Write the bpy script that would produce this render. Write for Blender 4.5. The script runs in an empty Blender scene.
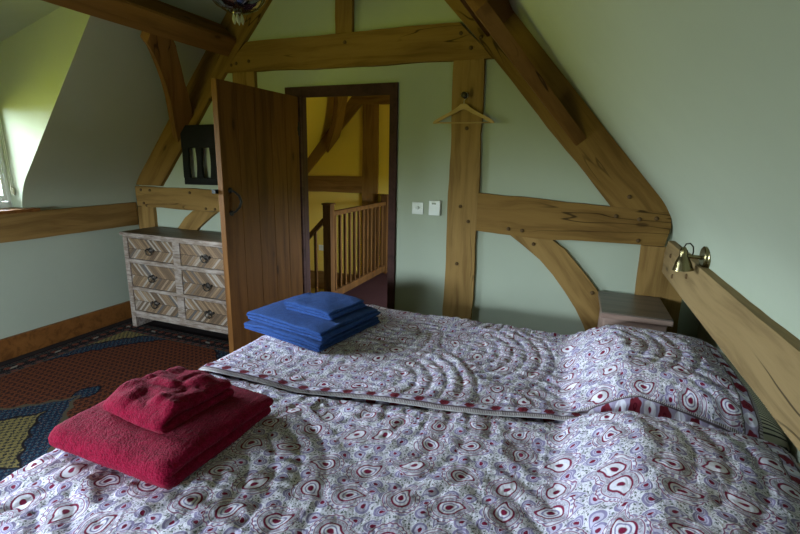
import bpy, bmesh, math, random
import numpy as np
from mathutils import Vector, Matrix
random.seed(7)
scn = bpy.context.scene
C = scn.collection
PI = math.pi

# ------------------------------------------------------------------ noise
def _hash(ix, iy, seed):
    n = (ix.astype(np.int64) * 374761393 + iy.astype(np.int64) * 668265263 + seed * 974634777) & 0x7fffffff
    n = ((n ^ (n >> 13)) * 1274126177) & 0x7fffffff
    return ((n ^ (n >> 16)) & 0xffff) / 65535.0
def vnoise(x, y, seed=0):
    x = np.asarray(x, float); y = np.asarray(y, float)
    ix = np.floor(x); iy = np.floor(y); fx = x - ix; fy = y - iy
    fx = fx * fx * (3 - 2 * fx); fy = fy * fy * (3 - 2 * fy)
    a = _hash(ix, iy, seed); b = _hash(ix + 1, iy, seed); c = _hash(ix, iy + 1, seed); d = _hash(ix + 1, iy + 1, seed)
    return (a + (b - a) * fx) * (1 - fy) + (c + (d - c) * fx) * fy - 0.5
def sstep(a, b, x):
    t = np.clip((np.asarray(x, float) - a) / (b - a), 0, 1); return t * t * (3 - 2 * t)

# ------------------------------------------------------------------ node expressions
class NT:
    def __init__(s, name):
        s.m = bpy.data.materials.new(name); s.m.use_nodes = True
        s.t = s.m.node_tree; s.t.nodes.clear()
        s.out = s.t.nodes.new('ShaderNodeOutputMaterial')
    def node(s, ty, **kw):
        n = s.t.nodes.new(ty)
        for k, v in kw.items(): setattr(n, k, v)
        return n
    def link(s, v, sock):
        if isinstance(v, X): s.t.links.new(v.s, sock)
        elif isinstance(v, (tuple, list)):
            sock.default_value = (*v, 1) if (sock.type == 'RGBA' and len(v) == 3) else v
        else: sock.default_value = v
class X:
    def __init__(s, nt, sock): s.n = nt; s.s = sock
    def _m(s, op, *a, clamp=False):
        n = s.n.node('ShaderNodeMath', operation=op, use_clamp=clamp)
        for i, v in enumerate(a): s.n.link(v, n.inputs[i])
        return X(s.n, n.outputs[0])
    def __add__(s, o): return s._m('ADD', s, o)
    def __radd__(s, o): return s._m('ADD', o, s)
    def __sub__(s, o): return s._m('SUBTRACT', s, o)
    def __rsub__(s, o): return s._m('SUBTRACT', o, s)
    def __mul__(s, o): return s._m('MULTIPLY', s, o)
    def __rmul__(s, o): return s._m('MULTIPLY', o, s)
    def __truediv__(s, o): return s._m('DIVIDE', s, o)
    def __pow__(s, o): return s._m('POWER', s, o)
    def __neg__(s): return s._m('MULTIPLY', s, -1.0)
    def abs(s): return s._m('ABSOLUTE', s)
    def floor(s): return s._m('FLOOR', s)
    def fract(s): return s._m('FRACT', s)
    def sqrt(s): return s._m('SQRT', s)
    def sin(s): return s._m('SINE', s)
    def cos(s): return s._m('COSINE', s)
    def lt(s, o): return s._m('LESS_THAN', s, o)
    def gt(s, o): return s._m('GREATER_THAN', s, o)
    def min(s, o): return s._m('MINIMUM', s, o)
    def max(s, o): return s._m('MAXIMUM', s, o)
    def clamp(s): return s._m('ADD', s, 0.0, clamp=True)
    def near(s, c, w):            # 1 within w of c, soft edge
        return (1.0 - (s - c).abs() / w * 1.0)._clampmul(2.0)
    def _clampmul(s, k): return s._m('MULTIPLY', s, k, clamp=True)
    def below(s, c, soft):        # 1 where s < c
        return ((c - s) / soft + .5).clamp()
def mapr(x, a, b, c=0., d=1.):
    n = x.n.node('ShaderNodeMapRange'); n.clamp = True
    x.n.link(x, n.inputs[0]); n.inputs[1].default_value = a; n.inputs[2].default_value = b
    n.inputs[3].default_value = c; n.inputs[4].default_value = d
    return X(x.n, n.outputs[0])
def mix(nt, f, a, b, mode='MIX'):
    n = nt.node('ShaderNodeMix', data_type='RGBA', blend_type=mode)
    nt.link(f, n.inputs[0]); nt.link(a, n.inputs[6]); nt.link(b, n.inputs[7])
    return X(nt, n.outputs[2])
def xyz(nt, v):
    n = nt.node('ShaderNodeSeparateXYZ'); nt.link(v, n.inputs[0]); return [X(nt, n.outputs[i]) for i in range(3)]
def vec(nt, x, y, z=0.0):
    n = nt.node('ShaderNodeCombineXYZ'); nt.link(x, n.inputs[0]); nt.link(y, n.inputs[1]); nt.link(z, n.inputs[2]); return X(nt, n.outputs[0])
def noise(nt, v, scale, detail=2, rough=.5, dist=0., col=False, dims='3D'):
    n = nt.node('ShaderNodeTexNoise'); n.noise_dimensions = dims
    nt.link(v, n.inputs['Vector']); n.inputs['Scale'].default_value = scale; n.inputs['Detail'].default_value = detail
    n.inputs['Roughness'].default_value = rough; n.inputs['Distortion'].default_value = dist
    return X(nt, n.outputs[1 if col else 0])
def voro(nt, v, feature='F1', rnd=1., dims='2D'):
    n = nt.node('ShaderNodeTexVoronoi', feature=feature); n.voronoi_dimensions = dims
    nt.link(v, n.inputs['Vector']); n.inputs['Scale'].default_value = 1.0; n.inputs['Randomness'].default_value = rnd
    return n
def coord(nt, kind='Object'):
    n = nt.node('ShaderNodeTexCoord'); return X(nt, n.outputs[kind])
def objrand(nt):
    n = nt.node('ShaderNodeObjectInfo'); return X(nt, n.outputs['Random'])
def white(nt, w):
    n = nt.node('ShaderNodeTexWhiteNoise', noise_dimensions='1D'); nt.link(w, n.inputs['W']); return X(nt, n.outputs[0])
def finish(nt, col, rough=.6, bump=None, bs=.3, bd=.01, metal=0., spec=.5, sheen=0., coat=0., trans=0., ior=1.45):
    p = nt.node('ShaderNodeBsdfPrincipled')
    nt.link(col, p.inputs['Base Color']); nt.link(rough, p.inputs['Roughness']); nt.link(metal, p.inputs['Metallic'])
    p.inputs['Specular IOR Level'].default_value = spec; p.inputs['Sheen Weight'].default_value = sheen
    p.inputs['Sheen Roughness'].default_value = .5
    p.inputs['Coat Weight'].default_value = coat; p.inputs['Transmission Weight'].default_value = trans; p.inputs['IOR'].default_value = ior
    if bump is not None:
        b = nt.node('ShaderNodeBump'); b.inputs['Strength'].default_value = bs; b.inputs['Distance'].default_value = bd
        nt.link(bump, b.inputs['Height']); nt.t.links.new(b.outputs[0], p.inputs['Normal'])
    nt.t.links.new(p.outputs[0], nt.out.inputs[0])
    return nt.m

# ------------------------------------------------------------------ materials
def m_plain(name, col, rough=.6, metal=0., spec=.5, bumpscale=None, var=.06, **k):
    nt = NT(name); c = coord(nt)
    n = noise(nt, c, 14., 3)
    cc = mix(nt, n, tuple(max(0, v * (1 - var)) for v in col), tuple(v * (1 + var) for v in col))
    b = noise(nt, c, bumpscale, 3) if bumpscale else None
    return finish(nt, cc, rough, b, .25, .003, metal, spec, **k)
def m_plaster(name, col):
    nt = NT(name); c = coord(nt)
    n = noise(nt, c, 1.6, 4, .6); f = noise(nt, c, 40., 4, .6)
    cc = mix(nt, mapr(n, .3, .7), tuple(v * .955 for v in col), tuple(v * 1.03 for v in col))
    return finish(nt, cc, .88, n * .6 + f * .12, .12, .02, spec=.25)
def m_oak(name, light, mid, dark, scale=1., crack=1., rough=.7, spec=.12, knots=True, planks=None, axis=0):
    """grain runs along the object's local axis"""
    nt = NT(name); x, y, z = xyz(nt, coord(nt))
    if axis == 2: x, y, z = z, x, y
    r = objrand(nt)
    off = r * 37.0
    if planks:
        pid = (y / planks).floor(); pr = white(nt, pid + 3.7); off = off + pr * 11.0
    wob = noise(nt, vec(nt, x * 1.2 + off, y * 5.0, z * 5.0), 1.0, 2)
    v = vec(nt, x * 1.3 * scale + off, y * 16. * scale + wob * 2.2, z * 16. * scale + off)
    g = noise(nt, v, 1.0, 5, .62, .3)
    v2 = vec(nt, x * 5. * scale + off, y * 120. * scale, z * 120. * scale)
    fine = noise(nt, v2, 1.0, 3, .6)
    broad = noise(nt, vec(nt, x * 1.1 + off, y * 3.5, z * 3.5), 1.0, 2)
    t = mapr(g * .62 + fine * .18 + broad * .3, .38, .72)
    cc = mix(nt, t, mid, light)
    cc = mix(nt, mapr(g, .52, .30), cc, mix(nt, .55, cc, dark))
    ck = (noise(nt, vec(nt, x * .9 + off * 1.7, y * 7. + off, z * 7. + wob), 1.0, 2, .5) - .5).abs()
    gate = mapr(noise(nt, vec(nt, x * .8 + off * 2.3, y * 1.5, z * 1.5 + 9.), 1.0, 1), .52, .58)
    ckm = ck.below(.006 * crack, .006) * gate
    if crack > 0: cc = mix(nt, ckm * .8, cc, tuple(v * .22 for v in dark))
    h = g * .5 + fine * .35 - ckm * 1.4
    if knots:
        vn = voro(nt, vec(nt, x * 2.2 + off, y * 6.0 + off, z * 6.0), dims='3D')
        d = X(nt, vn.outputs['Distance']); km = d.below(.075, .04); kr = d.below(.17, .14)
        cc = mix(nt, kr * .25, cc, dark); cc = mix(nt, km * .6, cc, tuple(v * .3 for v in dark))
    if planks: cc = mix(nt, pr * .35, cc, mix(nt, .5, cc, dark))
    return finish(nt, cc, rough, h, .35, .004, spec=spec)

M = {}
M['plaster'] = m_plaster('pale_green_plaster', (.375, .405, .320))
M['yellow'] = m_plaster('yellow_plaster', (.66, .47, .105))
M['oak'] = m_oak('golden_oak', (.300, .178, .062), (.210, .118, .036), (.10, .05, .014))
M['oak_deep'] = m_oak('deep_golden_oak', (.235, .132, .038), (.170, .090, .024), (.08, .038, .010))
M['oak_pale'] = m_oak('pale_oak', (.275, .185, .085), (.205, .132, .058), (.10, .06, .028), crack=1.8)
M['oak_dark'] = m_oak('brown_oak', (.30, .135, .045), (.20, .082, .027), (.08, .03, .012), crack=0)
M['board'] = m_oak('varnished_pine', (.22, .088, .022), (.15, .055, .013), (.07, .024, .007), crack=0, rough=.5, spec=.2, knots=False)
M['doorwood'] = m_oak('red_brown_door_boards', (.135, .056, .014), (.092, .036, .008), (.04, .014, .004), crack=0, rough=.6, spec=.08, planks=.160, axis=2)
M['frame'] = m_oak('dark_frame_wood', (.065, .030, .026), (.045, .02, .018), (.02, .01, .009), crack=0, knots=False, axis=2)
M['stair'] = m_oak('stair_wood', (.12, .052, .015), (.08, .033, .010), (.035, .014, .005), crack=0, knots=False, axis=2, spec=.15)
M['peg'] = m_oak('oak_peg', (.12, .07, .03), (.08, .045, .02), (.06, .03, .01), crack=0, knots=False)
M['black'] = m_plain('black_paint', (.007, .007, .008), .6, spec=.2)
M['iron'] = m_plain('black_iron', (.02, .018, .017), .5, .6, bumpscale=60)
M['bronze'] = m_plain('dark_bronze', (.055, .045, .038), .45, .8, bumpscale=80)
M['brass'] = m_plain('antique_brass', (.20, .165, .085), .27, 1.0, var=.15)
M['steel'] = m_plain('steel', (.5, .48, .42), .3, 1.)
M['white'] = m_plain('white_plastic', (.62, .63, .62), .4)
M['whitepaint'] = m_plain('white_window_paint', (.78, .80, .80), .5)
M['cord'] = m_plain('cotton_cord', (.72, .72, .66), .8)
M['hem'] = m_plain('grey_cotton_piping', (.42, .39, .39), .9)
M['acorn'] = m_plain('beige_wood_pull', (.42, .38, .28), .6)
M['mattress'] = m_plain('mattress_ticking', (.6, .58, .55), .9)
M['divan'] = m_plain('divan_cloth', (.35, .33, .31), .95)
M['hanger'] = m_oak('hanger_beech', (.46, .31, .12), (.37, .24, .085), (.3, .17, .06), crack=0, knots=False)
M['lcd'] = m_plain('lcd_dark', (.05, .06, .05), .2)
M['stand_top'] = m_oak('worn_grey_wood', (.16, .125, .10), (.095, .072, .058), (.04, .03, .025), crack=0, rough=.35, spec=.5)
M['stand_side'] = m_oak('reddish_rustic_wood', (.33, .23, .19), (.24, .15, .12), (.12, .07, .06), crack=0)
M['chest_top'] = m_oak('chest_top_wood', (.16, .12, .085), (.10, .072, .05), (.05, .035, .025), crack=0, rough=.4)
M['ceramic_glow'] = m_plain('frosted_bulb', (.7, .7, .66), .3)

def m_whitewash():
    nt = NT('whitewashed_wood'); x, y, z = xyz(nt, coord(nt))
    g = noise(nt, vec(nt, x * 6., y * 60., z * 60.), 1., 4, .6); b = noise(nt, vec(nt, x * 9, y * 20, z * 20), 1., 4, .65)
    cc = mix(nt, mapr(b, .38, .62), (.20, .145, .11), (.33, .275, .24))
    cc = mix(nt, mapr(g, .5, .35), cc, (.13, .09, .07))
    return finish(nt, cc, .75, g, .3, .003, spec=.2)
M['wash'] = m_whitewash()
def m_chevron():
    nt = NT('reclaimed_chevron_strips'); x, y, z = xyz(nt, coord(nt))
    s = (x + z.abs() * .95) / .026; sid = s.floor(); fr = s.fract()
    r0 = objrand(nt)
    side = z.gt(0.)
    h = white(nt, sid * 1.31 + side * 57.3 + r0 * 91.); h2 = white(nt, sid * 2.17 + side * 13.9 + r0 * 31. + 5.)
    # grain along the strip
    al = x - z.abs(); g = noise(nt, vec(nt, al * 12., s * 3.5, h * 10.), 1., 4, .65)
    cc = mix(nt, h, (.10, .062, .038), (.29, .185, .105))
    cc = mix(nt, mapr(h2, .75, .85), cc, (.36, .30, .25))
    cc = mix(nt, mapr(h2, .14, .06), cc, (.09, .085, .085))
    cc = mix(nt, mapr(g, .35, .65) * .65, cc, mix(nt, .6, cc, (.08, .055, .04)))
    gap = fr.below(.07, .04)
    cc = mix(nt, gap, cc, (.03, .02, .015)); cc = mix(nt, z.abs().below(.0018, .001), cc, (.03, .02, .015))
    return finish(nt, cc, .7, g * .4 + h * .8 - gap, .4, .004, spec=.2)
M['chevron'] = m_chevron()

def paisley_q(nt, u, v, cell, rnd, squash, bend, seed, jit=1.):
    """nested tear-drop distance around scattered centres; also returns a random value"""
    vn = voro(nt, vec(nt, u / cell + seed, v / cell + seed * 1.7), rnd=rnd)
    px, py, _ = xyz(nt, X(nt, vn.outputs['Position']))
    cx, cy, cz = xyz(nt, X(nt, vn.outputs['Color']))
    dx = u / cell + seed - px; dy = v / cell + seed * 1.7 - py
    a = cx * 6.283
    ca, sa = a.cos(), a.sin()
    lx = dx * ca + dy * sa; ly = dy * ca - dx * sa + .10
    flip = cy.gt(.5) * 2. - 1.
    lx = lx * flip
    cu = ly.max(0.) * bend; cc_, cs_ = cu.cos(), cu.sin()   # the curling tip
    lx, ly = (lx * cc_ - ly * cs_) * 1.12, lx * cs_ + ly * cc_
    w = (1. - ly.max(0.) * squash).max(.08)
    q = ((lx / w) * (lx / w) + (ly * mapr(ly, -.01, .01, 1.0, .62)) ** 2.0).sqrt() if False else \
        ((lx / w)._m('POWER', (lx / w).abs(), 2.0) + ((ly * mapr(ly, -.02, .05, 1.0, .66)).abs() ** 2.0)).sqrt()
    return q, cz, lx, ly

def m_quilt(name, L, W, seed):
    """L x W metres of printed cotton; UVs are metres measured from the quilt's corner"""
    nt = NT(name); u, v, _ = xyz(nt, coord(nt, 'UV'))
    wn = noise(nt, vec(nt, u, v), 9., 2, col=True, dims='2D'); wx, wy, _ = xyz(nt, wn)
    uu = u + (wx - .5) * .012; vv = v + (wy - .5) * .012
    white_ = (.76, .72, .82); maroon = (.20, .014, .050); lilac = (.28, .235, .40); green = (.060, .072, .060); plum = (.27, .10, .19)
    # ground with fine leafy sprigs
    n1 = noise(nt, vec(nt, uu, vv), 42., 2, .5, 1.6, dims='2D')
    vine = (n1 - .5).abs().below(.014, .014)
    n3 = noise(nt, vec(nt, uu + 9., vv + 3.), 30., 2, .5, .5, dims='2D')
    cc = mix(nt, mapr(n3, .56, .66) * .5, white_, (.40, .34, .52))
    cc = mix(nt, vine * .8, cc, mix(nt, mapr(n3, .44, .50), plum, green))
    q, rz, lx, ly = paisley_q(nt, uu, vv, .0145, .8, 1.0, .2, seed + 11.)
    cc = mix(nt, q.below(.19, .05) * .85, cc, green)
    q, rz, lx, ly = paisley_q(nt, uu, vv, .0105, .9, 1.0, .2, seed + 17.)
    cc = mix(nt, q.below(.17, .05) * .8, cc, green)
    # small lilac tear drops
    q, rz, lx, ly = paisley_q(nt, uu, vv, .054, .55, 1.25, 2.6, seed + 3.3)
    cc = mix(nt, q.below(.46, .03), cc, white_)
    cc = mix(nt, q.below(.41, .03), cc, lilac)
    cc = mix(nt, q.below(.28, .03), cc, (.55, .50, .66))
    cc = mix(nt, q.near(.20, .04) * rz.gt(.4), cc, lilac)
    cc = mix(nt, q.below(.12, .03), cc, maroon)
    # large paisleys
    q, rz, lx, ly = paisley_q(nt, uu, vv, .138, .38, 1.0, 3.1, seed)
    th = (lx._m('ARCTAN2', lx, ly) * 18.).sin()
    fine_ = mapr(noise(nt, vec(nt, uu + 2., vv + 8.), 150., 1, .5, .8, dims='2D'), .50, .56)
    cc = mix(nt, q.below(.44, .02), cc, white_)
    cc = mix(nt, (q + th * .010).near(.415, .018), cc, plum)
    cc = mix(nt, (q - .370).abs().below(.020, .01) * th.gt(.0), cc, lilac)
    cc = mix(nt, q.near(.325, .014), cc, plum)
    cc = mix(nt, q.below(.310, .02), cc, mix(nt, fine_ * .6, (.54, .51, .61), (.20, .14, .20)))
    cc = mix(nt, q.near(.205, .028), cc, maroon)
    cc = mix(nt, q.below(.180, .015), cc, white_)
    cc = mix(nt, q.near(.120, .02) * rz.gt(.4), cc, lilac)
    cc = mix(nt, q.below(.065, .02), cc, maroon)
    # printed border all round
    eu = u.min(L - u); ev = v.min(W - v); e = eu.min(ev)
    s = mix(nt, eu.lt(ev), u, v); s, _, _ = xyz(nt, s)
    bw = .060
    band = e.below(bw, .001)
    cc = mix(nt, band, cc, (.40, .34, .50))
    P_ = .098
    fs = (s / P_).fract() - .5; fe = (e - .033) / P_
    ang = lx._m('ARCTAN2', fe, fs)
    rr = (fs * fs + fe * fe).sqrt()
    cc = mix(nt, band * (rr - .02 * (ang * 6.).sin()).below(.21, .02), cc, (.17, .018, .032))
    cc = mix(nt, band * rr.near(.05, .02), cc, (.10, .005, .015))
    fs2 = ((s / P_ + .5).fract() - .5); rr2 = (fs2 * fs2 + fe * fe).sqrt()
    cc = mix(nt, band * rr2.below(.20, .02) * rr2.gt(.05), cc, (.70, .66, .78))
    cc = mix(nt, band * rr2.below(.05, .02), cc, maroon)
    fs3 = ((s / P_ * 2. + .5).fract() - .5); rr3 = (fs3 * fs3 * .3 + fe * fe).sqrt()
    cc = mix(nt, band * (e - .0115).abs().below(.003, .001), cc, (.10, .07, .08))
    cc = mix(nt, band * (e - .054).abs().below(.002, .001), cc, (.10, .07, .08))
    dots = ((s / .0065).fract() - .5).abs().lt(.27)
    cc = mix(nt, e.below(.0095, .001), cc, mix(nt, dots, (.14, .11, .11), (.36, .32, .33)))
    cc = mix(nt, band * (e - .0590).abs().below(.0025, .001), cc, mix(nt, dots, (.12, .09, .09), (.52, .47, .48)))
    fuzz = noise(nt, vec(nt, u, v), 900., 1, dims='2D'); pk = noise(nt, vec(nt, u * 60., v * 28.), 1., 3, .6, .6, dims='2D')
    return finish(nt, cc, .93, pk + fuzz * .08, .75, .0065, spec=.15)

def m_stripe(name, a, b, period):
    nt = NT(name); x, y, z = xyz(nt, coord(nt, 'UV'))
    f = (y / period).fract()
    cc = mix(nt, f.below(.36, .08), a, b)
    return finish(nt, cc, .9, noise(nt, coord(nt), 40., 2), .3, .004, spec=.15)
M['ticking_dark'] = m_stripe('cream_pillowcase_with_dark_stripes', (.50, .46, .36), (.06, .05, .055), .0115)
M['ticking_red'] = m_stripe('cream_pillowcase_with_red_stripes', (.50, .45, .33), (.33, .05, .07), .0115)

def m_terry(name, col, hi, sc=260., sheen=.06):
    nt = NT(name); c = coord(nt)
    n = noise(nt, c, sc, 2, .6); w = noise(nt, c, 38., 3, .6)
    cc = mix(nt, mapr(n * .6 + w * .4, .35, .65), col, hi)
    return finish(nt, cc, .98, n + w * .9, .9, .006, spec=.05, sheen=sheen)
M['red_terry'] = m_terry('crimson_terry', (.115, .002, .013), (.27, .007, .036), 170.)
M['blue_terry'] = m_terry('blue_terry', (.014, .040, .155), (.034, .085, .27), 300., .05)

def m_carpet(name, a, b):
    nt = NT(name); c = coord(nt); n = noise(nt, c, 220., 2); w = noise(nt, c, 9., 3)
    return finish(nt, mix(nt, n * .6 + w * .4, a, b), .97, n, .5, .004, spec=.05)
M['carpet'] = m_carpet('dark_brown_carpet', (.018, .014, .014), (.04, .03, .028))
M['carpet_red'] = m_carpet('dark_red_stair_carpet', (.022, .009, .010), (.05, .020, .020))

def m_rug(hw, hl):
    """local x across, y along, origin in the middle of the rug"""
    nt = NT('woven_rug'); x, y, z = xyz(nt, coord(nt))
    ax, ay = x.abs(), y.abs()
    red = (.15, .045, .020); navy = (.012, .020, .042); blue = (.022, .058, .10); yel = (.22, .17, .065); dk = (.016, .012, .014); pale = (.22, .20, .17); brown = (.06, .028, .02)
    # all-over small repeating pattern (herati-like)
    c1 = ((x * 150.).sin() * (y * 150.).sin()); c2 = ((x * 75. + y * 75.).sin() * (x * 75. - y * 75.).sin())
    nz = noise(nt, vec(nt, x, y), 120., 2, dims='2D')
    pat = mapr(c1 * .5 + c2 * .5 + (nz - .5) * 3.4, -.3, .3)
    field = mix(nt, pat * .85, red, dk)
    bl = mix(nt, mapr(c1 * .6 + (nz - .5) * 2., .1, .4), navy, (.035, .085, .12)); bl = mix(nt, mapr(nz, .62, .70), bl, (.18, .10, .07))
    ye = mix(nt, mapr(c1 * .5 + (nz - .5) * 2., -.05, .25), yel, (.03, .03, .03))
    wig = ((y * 34.).sin().abs() * .018 + (x * 34.).sin().abs() * .014)
    # medallion: curved lozenge, pendant
    def loz(ex, ey, p): return ((ax / ex) ** p + (ay / ey) ** p)
    m1 = loz(.66, .57, .86) + wig * 2.
    cc = field
    # corner spandrels
    cd = ((hw - .19 - ax).max(0.) / .50) ** .8 + ((hl - .19 - ay).max(0.) / .72) ** .8 + wig * 2.
    cc = mix(nt, cd.below(1.04, .01), cc, dk); cc = mix(nt, cd.below(1.0, .01), cc, bl)
    cc = mix(nt, cd.below(.68, .01), cc, dk); cc = mix(nt, cd.below(.63, .01), cc, ye)
    pend = ((ax / .062) ** 1.5 + ((ay - .615).abs() / .085) ** 1.5)
    cc = mix(nt, pend.below(1.25, .02), cc, dk); cc = mix(nt, pend.below(1., .02), cc, bl)
    cc = mix(nt, m1.below(1.06, .01), cc, (.09, .07, .045)); cc = mix(nt, m1.below(1.0, .01), cc, bl)
    cc = mix(nt, m1.below(.74, .01), cc, dk); cc = mix(nt, m1.below(.70, .01), cc, ye)
    # border bands
    e = (hw - ax).min(hl - ay)
    bp = mapr(((x + y) * 40.).sin() * ((x - y) * 40.).sin() + (nz - .5) * 1.5, .2, .5)
    bb = mix(nt, bp, dk, (.13, .035, .022)); bb = mix(nt, mapr(nz, .64, .7), bb, (.12, .12, .10))
    cc = mix(nt, e.below(.19, .002), cc, bb)
    for c0, w0, k in ((.185, .006, (.07, .065, .05)), (.155, .004, (.05, .055, .06)), (.055, .005, (.06, .06, .05)), (.03, .003, (.05, .05, .045))):
        cc = mix(nt, (e - c0).abs().below(w0, .002), cc, k)
    # pale medallions along the main border
    fs = ((x + y) / .30).fract() - .5
    cc = mix(nt, ((fs * .30) ** 2.0 * .35 + (e - .105) ** 2.0).sqrt().below(.013, .006) if False else
             (((fs * .30).abs() * .6).max((e - .105).abs())).below(.013, .006), cc, pale)
    cc = mix(nt, e.below(.022, .002), cc, dk)
    return finish(nt, cc, .97, nz, .4, .003, spec=.05)

def m_glass(name, tint=(1, 1, 1), gl=.08):
    nt = NT(name); t = nt.node('ShaderNodeBsdfTransparent'); t.inputs[0].default_value = (*tint, 1)
    g = nt.node('ShaderNodeBsdfGlossy'); g.inputs['Roughness'].default_value = .03
    fr = nt.node('ShaderNodeFresnel'); fr.inputs[0].default_value = 1.45
    f = X(nt, fr.outputs[0]) * 1.0 + gl * .3
    mx = nt.node('ShaderNodeMixShader'); nt.link(f, mx.inputs[0]); nt.t.links.new(t.outputs[0], mx.inputs[1]); nt.t.links.new(g.outputs[0], mx.inputs[2])
    nt.t.links.new(mx.outputs[0], nt.out.inputs[0]); return nt.m
M['pane'] = m_glass('window_glass')
M['lampglass'] = m_glass('amber_glass', (.72, .66, .50), .5)
M['crystal'] = m_plain('cut_crystal', (.8, .8, .75), .05, spec=1., trans=.6)

# ------------------------------------------------------------------ object helpers
def tag(o, label=None, cat=None, group=None, kind=None):
    if label: o['label'] = label
    if cat: o['category'] = cat
    if group: o['group'] = group
    if kind: o['kind'] = kind
    return o
def empty(name, loc=(0, 0, 0), rz=0.):
    o = bpy.data.objects.new(name, None); o.location = loc; o.rotation_euler = (0, 0, rz); o.empty_display_size = .1
    C.objects.link(o); return o
def link(name, bm, mat, parent=None, smooth=False, mats=None):
    me = bpy.data.meshes.new(name); bm.normal_update(); bm.to_mesh(me); bm.free()
    for m_ in (mats or [mat]): me.materials.append(m_)
    if smooth:
        me.polygons.foreach_set('use_smooth', [True] * len(me.polygons))
    o = bpy.data.objects.new(name, me); C.objects.link(o)
    if parent: o.parent = parent
    return o
def autosmooth(o, deg=35):
    me = o.data
    me.polygons.foreach_set('use_smooth', [True] * len(me.polygons))
    bm = bmesh.new(); bm.from_mesh(me)
    for e in bm.edges:
        if len(e.link_faces) == 2 and e.calc_face_angle(0) > math.radians(deg): e.smooth = False
    bm.to_mesh(me); bm.free(); return o
def box(bm, x0, x1, y0, y1, z0, z1, bev=0.):
    vs = [bm.verts.new((x, y, z)) for x in (x0, x1) for y in (y0, y1) for z in (z0, z1)]
    f = [(0, 1, 3, 2), (4, 6, 7, 5), (0, 4, 5, 1), (2, 3, 7, 6), (0, 2, 6, 4), (1, 5, 7, 3)]
    fs = [bm.faces.new([vs[i] for i in q]) for q in f]
    if bev:
        es = list({e for q in fs for e in q.edges})
        bmesh.ops.bevel(bm, geom=es, offset=bev, segments=2, affect='EDGES', profile=.6)
def prism_bm(bm, poly, n0, n1, bev=0.):
    """poly: 2D points (a,b) -> local x,y ; extruded n0..n1 in local z"""
    A = sum(poly[i][0] * poly[(i + 1) % len(poly)][1] - poly[(i + 1) % len(poly)][0] * poly[i][1] for i in range(len(poly)))
    if A < 0: poly = poly[::-1]
    lo = [bm.verts.new((a, b, n0)) for a, b in poly]; hi = [bm.verts.new((a, b, n1)) for a, b in poly]
    fl = bm.faces.new(lo[::-1]); fh = bm.faces.new(hi)
    n = len(poly)
    for i in range(n): bm.faces.new((lo[i], lo[(i + 1) % n], hi[(i + 1) % n], hi[i]))
    if bev:
        es = list(fl.edges) + list(fh.edges)
        bmesh.ops.bevel(bm, geom=es, offset=bev, segments=2, affect='EDGES', profile=.6)
def rough_poly(poly, step=.09, amp=.004, seed=0):
    rnd = random.Random(seed); out = []
    for i in range(len(poly)):
        p = Vector(poly[i]); q = Vector(poly[(i + 1) % len(poly)]); d = q - p; L = d.length; n = max(1, int(L / step))
        nn = Vector((-d.y, d.x)) / max(L, 1e-6); out.append(tuple(p))
        ph = rnd.random() * 6; k = rnd.uniform(2, 4)
        for j in range(1, n):
            t = j / n; a = math.sin(t * PI) * amp * (math.sin(ph + k * t * 3) + rnd.uniform(-.5, .5))
            out.append(tuple(p + d * t + nn * a))
    return out
def timber(name, poly, O, U, V, depth, grain, mat, parent=None, bev=.007, amp=.004, seed=0, rough=True):
    """poly in plane coords (u,v) at origin O; V x U side; extruded by depth along N=-(UxV)... local X is the grain"""
    U = Vector(U).normalized(); V = Vector(V).normalized(); N = U.cross(V)
    g = Vector(grain).normalized(); gx = U * g.x + V * g.y; gy = N.cross(gx)
    cx = sum(p[0] for p in poly) / len(poly); cy = sum(p[1] for p in poly) / len(poly)
    org = Vector(O) + U * cx + V * cy
    pp = rough_poly(poly, amp=amp, seed=seed) if rough else poly
    loc = []
    for a, b in pp:
        w = U * (a - cx) + V * (b - cy); loc.append((w.dot(gx), w.dot(gy)))
    bm = bmesh.new(); prism_bm(bm, loc, 0 if depth > 0 else depth, depth if depth > 0 else 0, bev)
    o = link(name, bm, mat, parent); autosmooth(o, 30)
    mt = Matrix((gx, gy, N)).transposed().to_4x4(); mt.translation = org
    o.matrix_world = mt
    return o
def lathe_bm(bm, prof, segs=24, M4=None, cap=True):
    """prof: (radius, height) list"""
    rings = []
    for r, h in prof:
        rings.append([bm.verts.new((r * math.cos(2 * PI * i / segs), r * math.sin(2 * PI * i / segs), h)) for i in range(segs)])
    for a, b in zip(rings, rings[1:]):
        for i in range(segs): bm.faces.new((a[i], a[(i + 1) % segs], b[(i + 1) % segs], b[i]))
    if cap:
        bm.faces.new(rings[0][::-1]); bm.faces.new(rings[-1])
    vs = [v for r in rings for v in r]
    if M4: bmesh.ops.transform(bm, matrix=M4, verts=vs)
def tube_bm(bm, pts, rad, segs=10, closed=False):
    pts = [Vector(p) for p in pts]; n = len(pts); rings = []; up = None
    for i, p in enumerate(pts):
        if closed: t = (pts[(i + 1) % n] - pts[i - 1]).normalized()
        else: t = (pts[min(i + 1, n - 1)] - pts[max(i - 1, 0)]).normalized()
        if up is None:
            up = Vector((0, 0, 1)) if abs(t.z) < .9 else Vector((1, 0, 0))
        a = t.cross(up).normalized(); up = a.cross(t).normalized()
        r = rad[i] if isinstance(rad, (list, tuple)) else rad
        rings.append([bm.verts.new(p + (a * math.cos(2 * PI * k / segs) + up * math.sin(2 * PI * k / segs)) * r) for k in range(segs)])
    m = n if closed else n - 1
    for i in range(m):
        A, B = rings[i], rings[(i + 1) % n]
        for k in range(segs): bm.faces.new((A[k], A[(k + 1) % segs], B[(k + 1) % segs], B[k]))
    if not closed: bm.faces.new(rings[0][::-1]); bm.faces.new(rings[-1])
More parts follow.
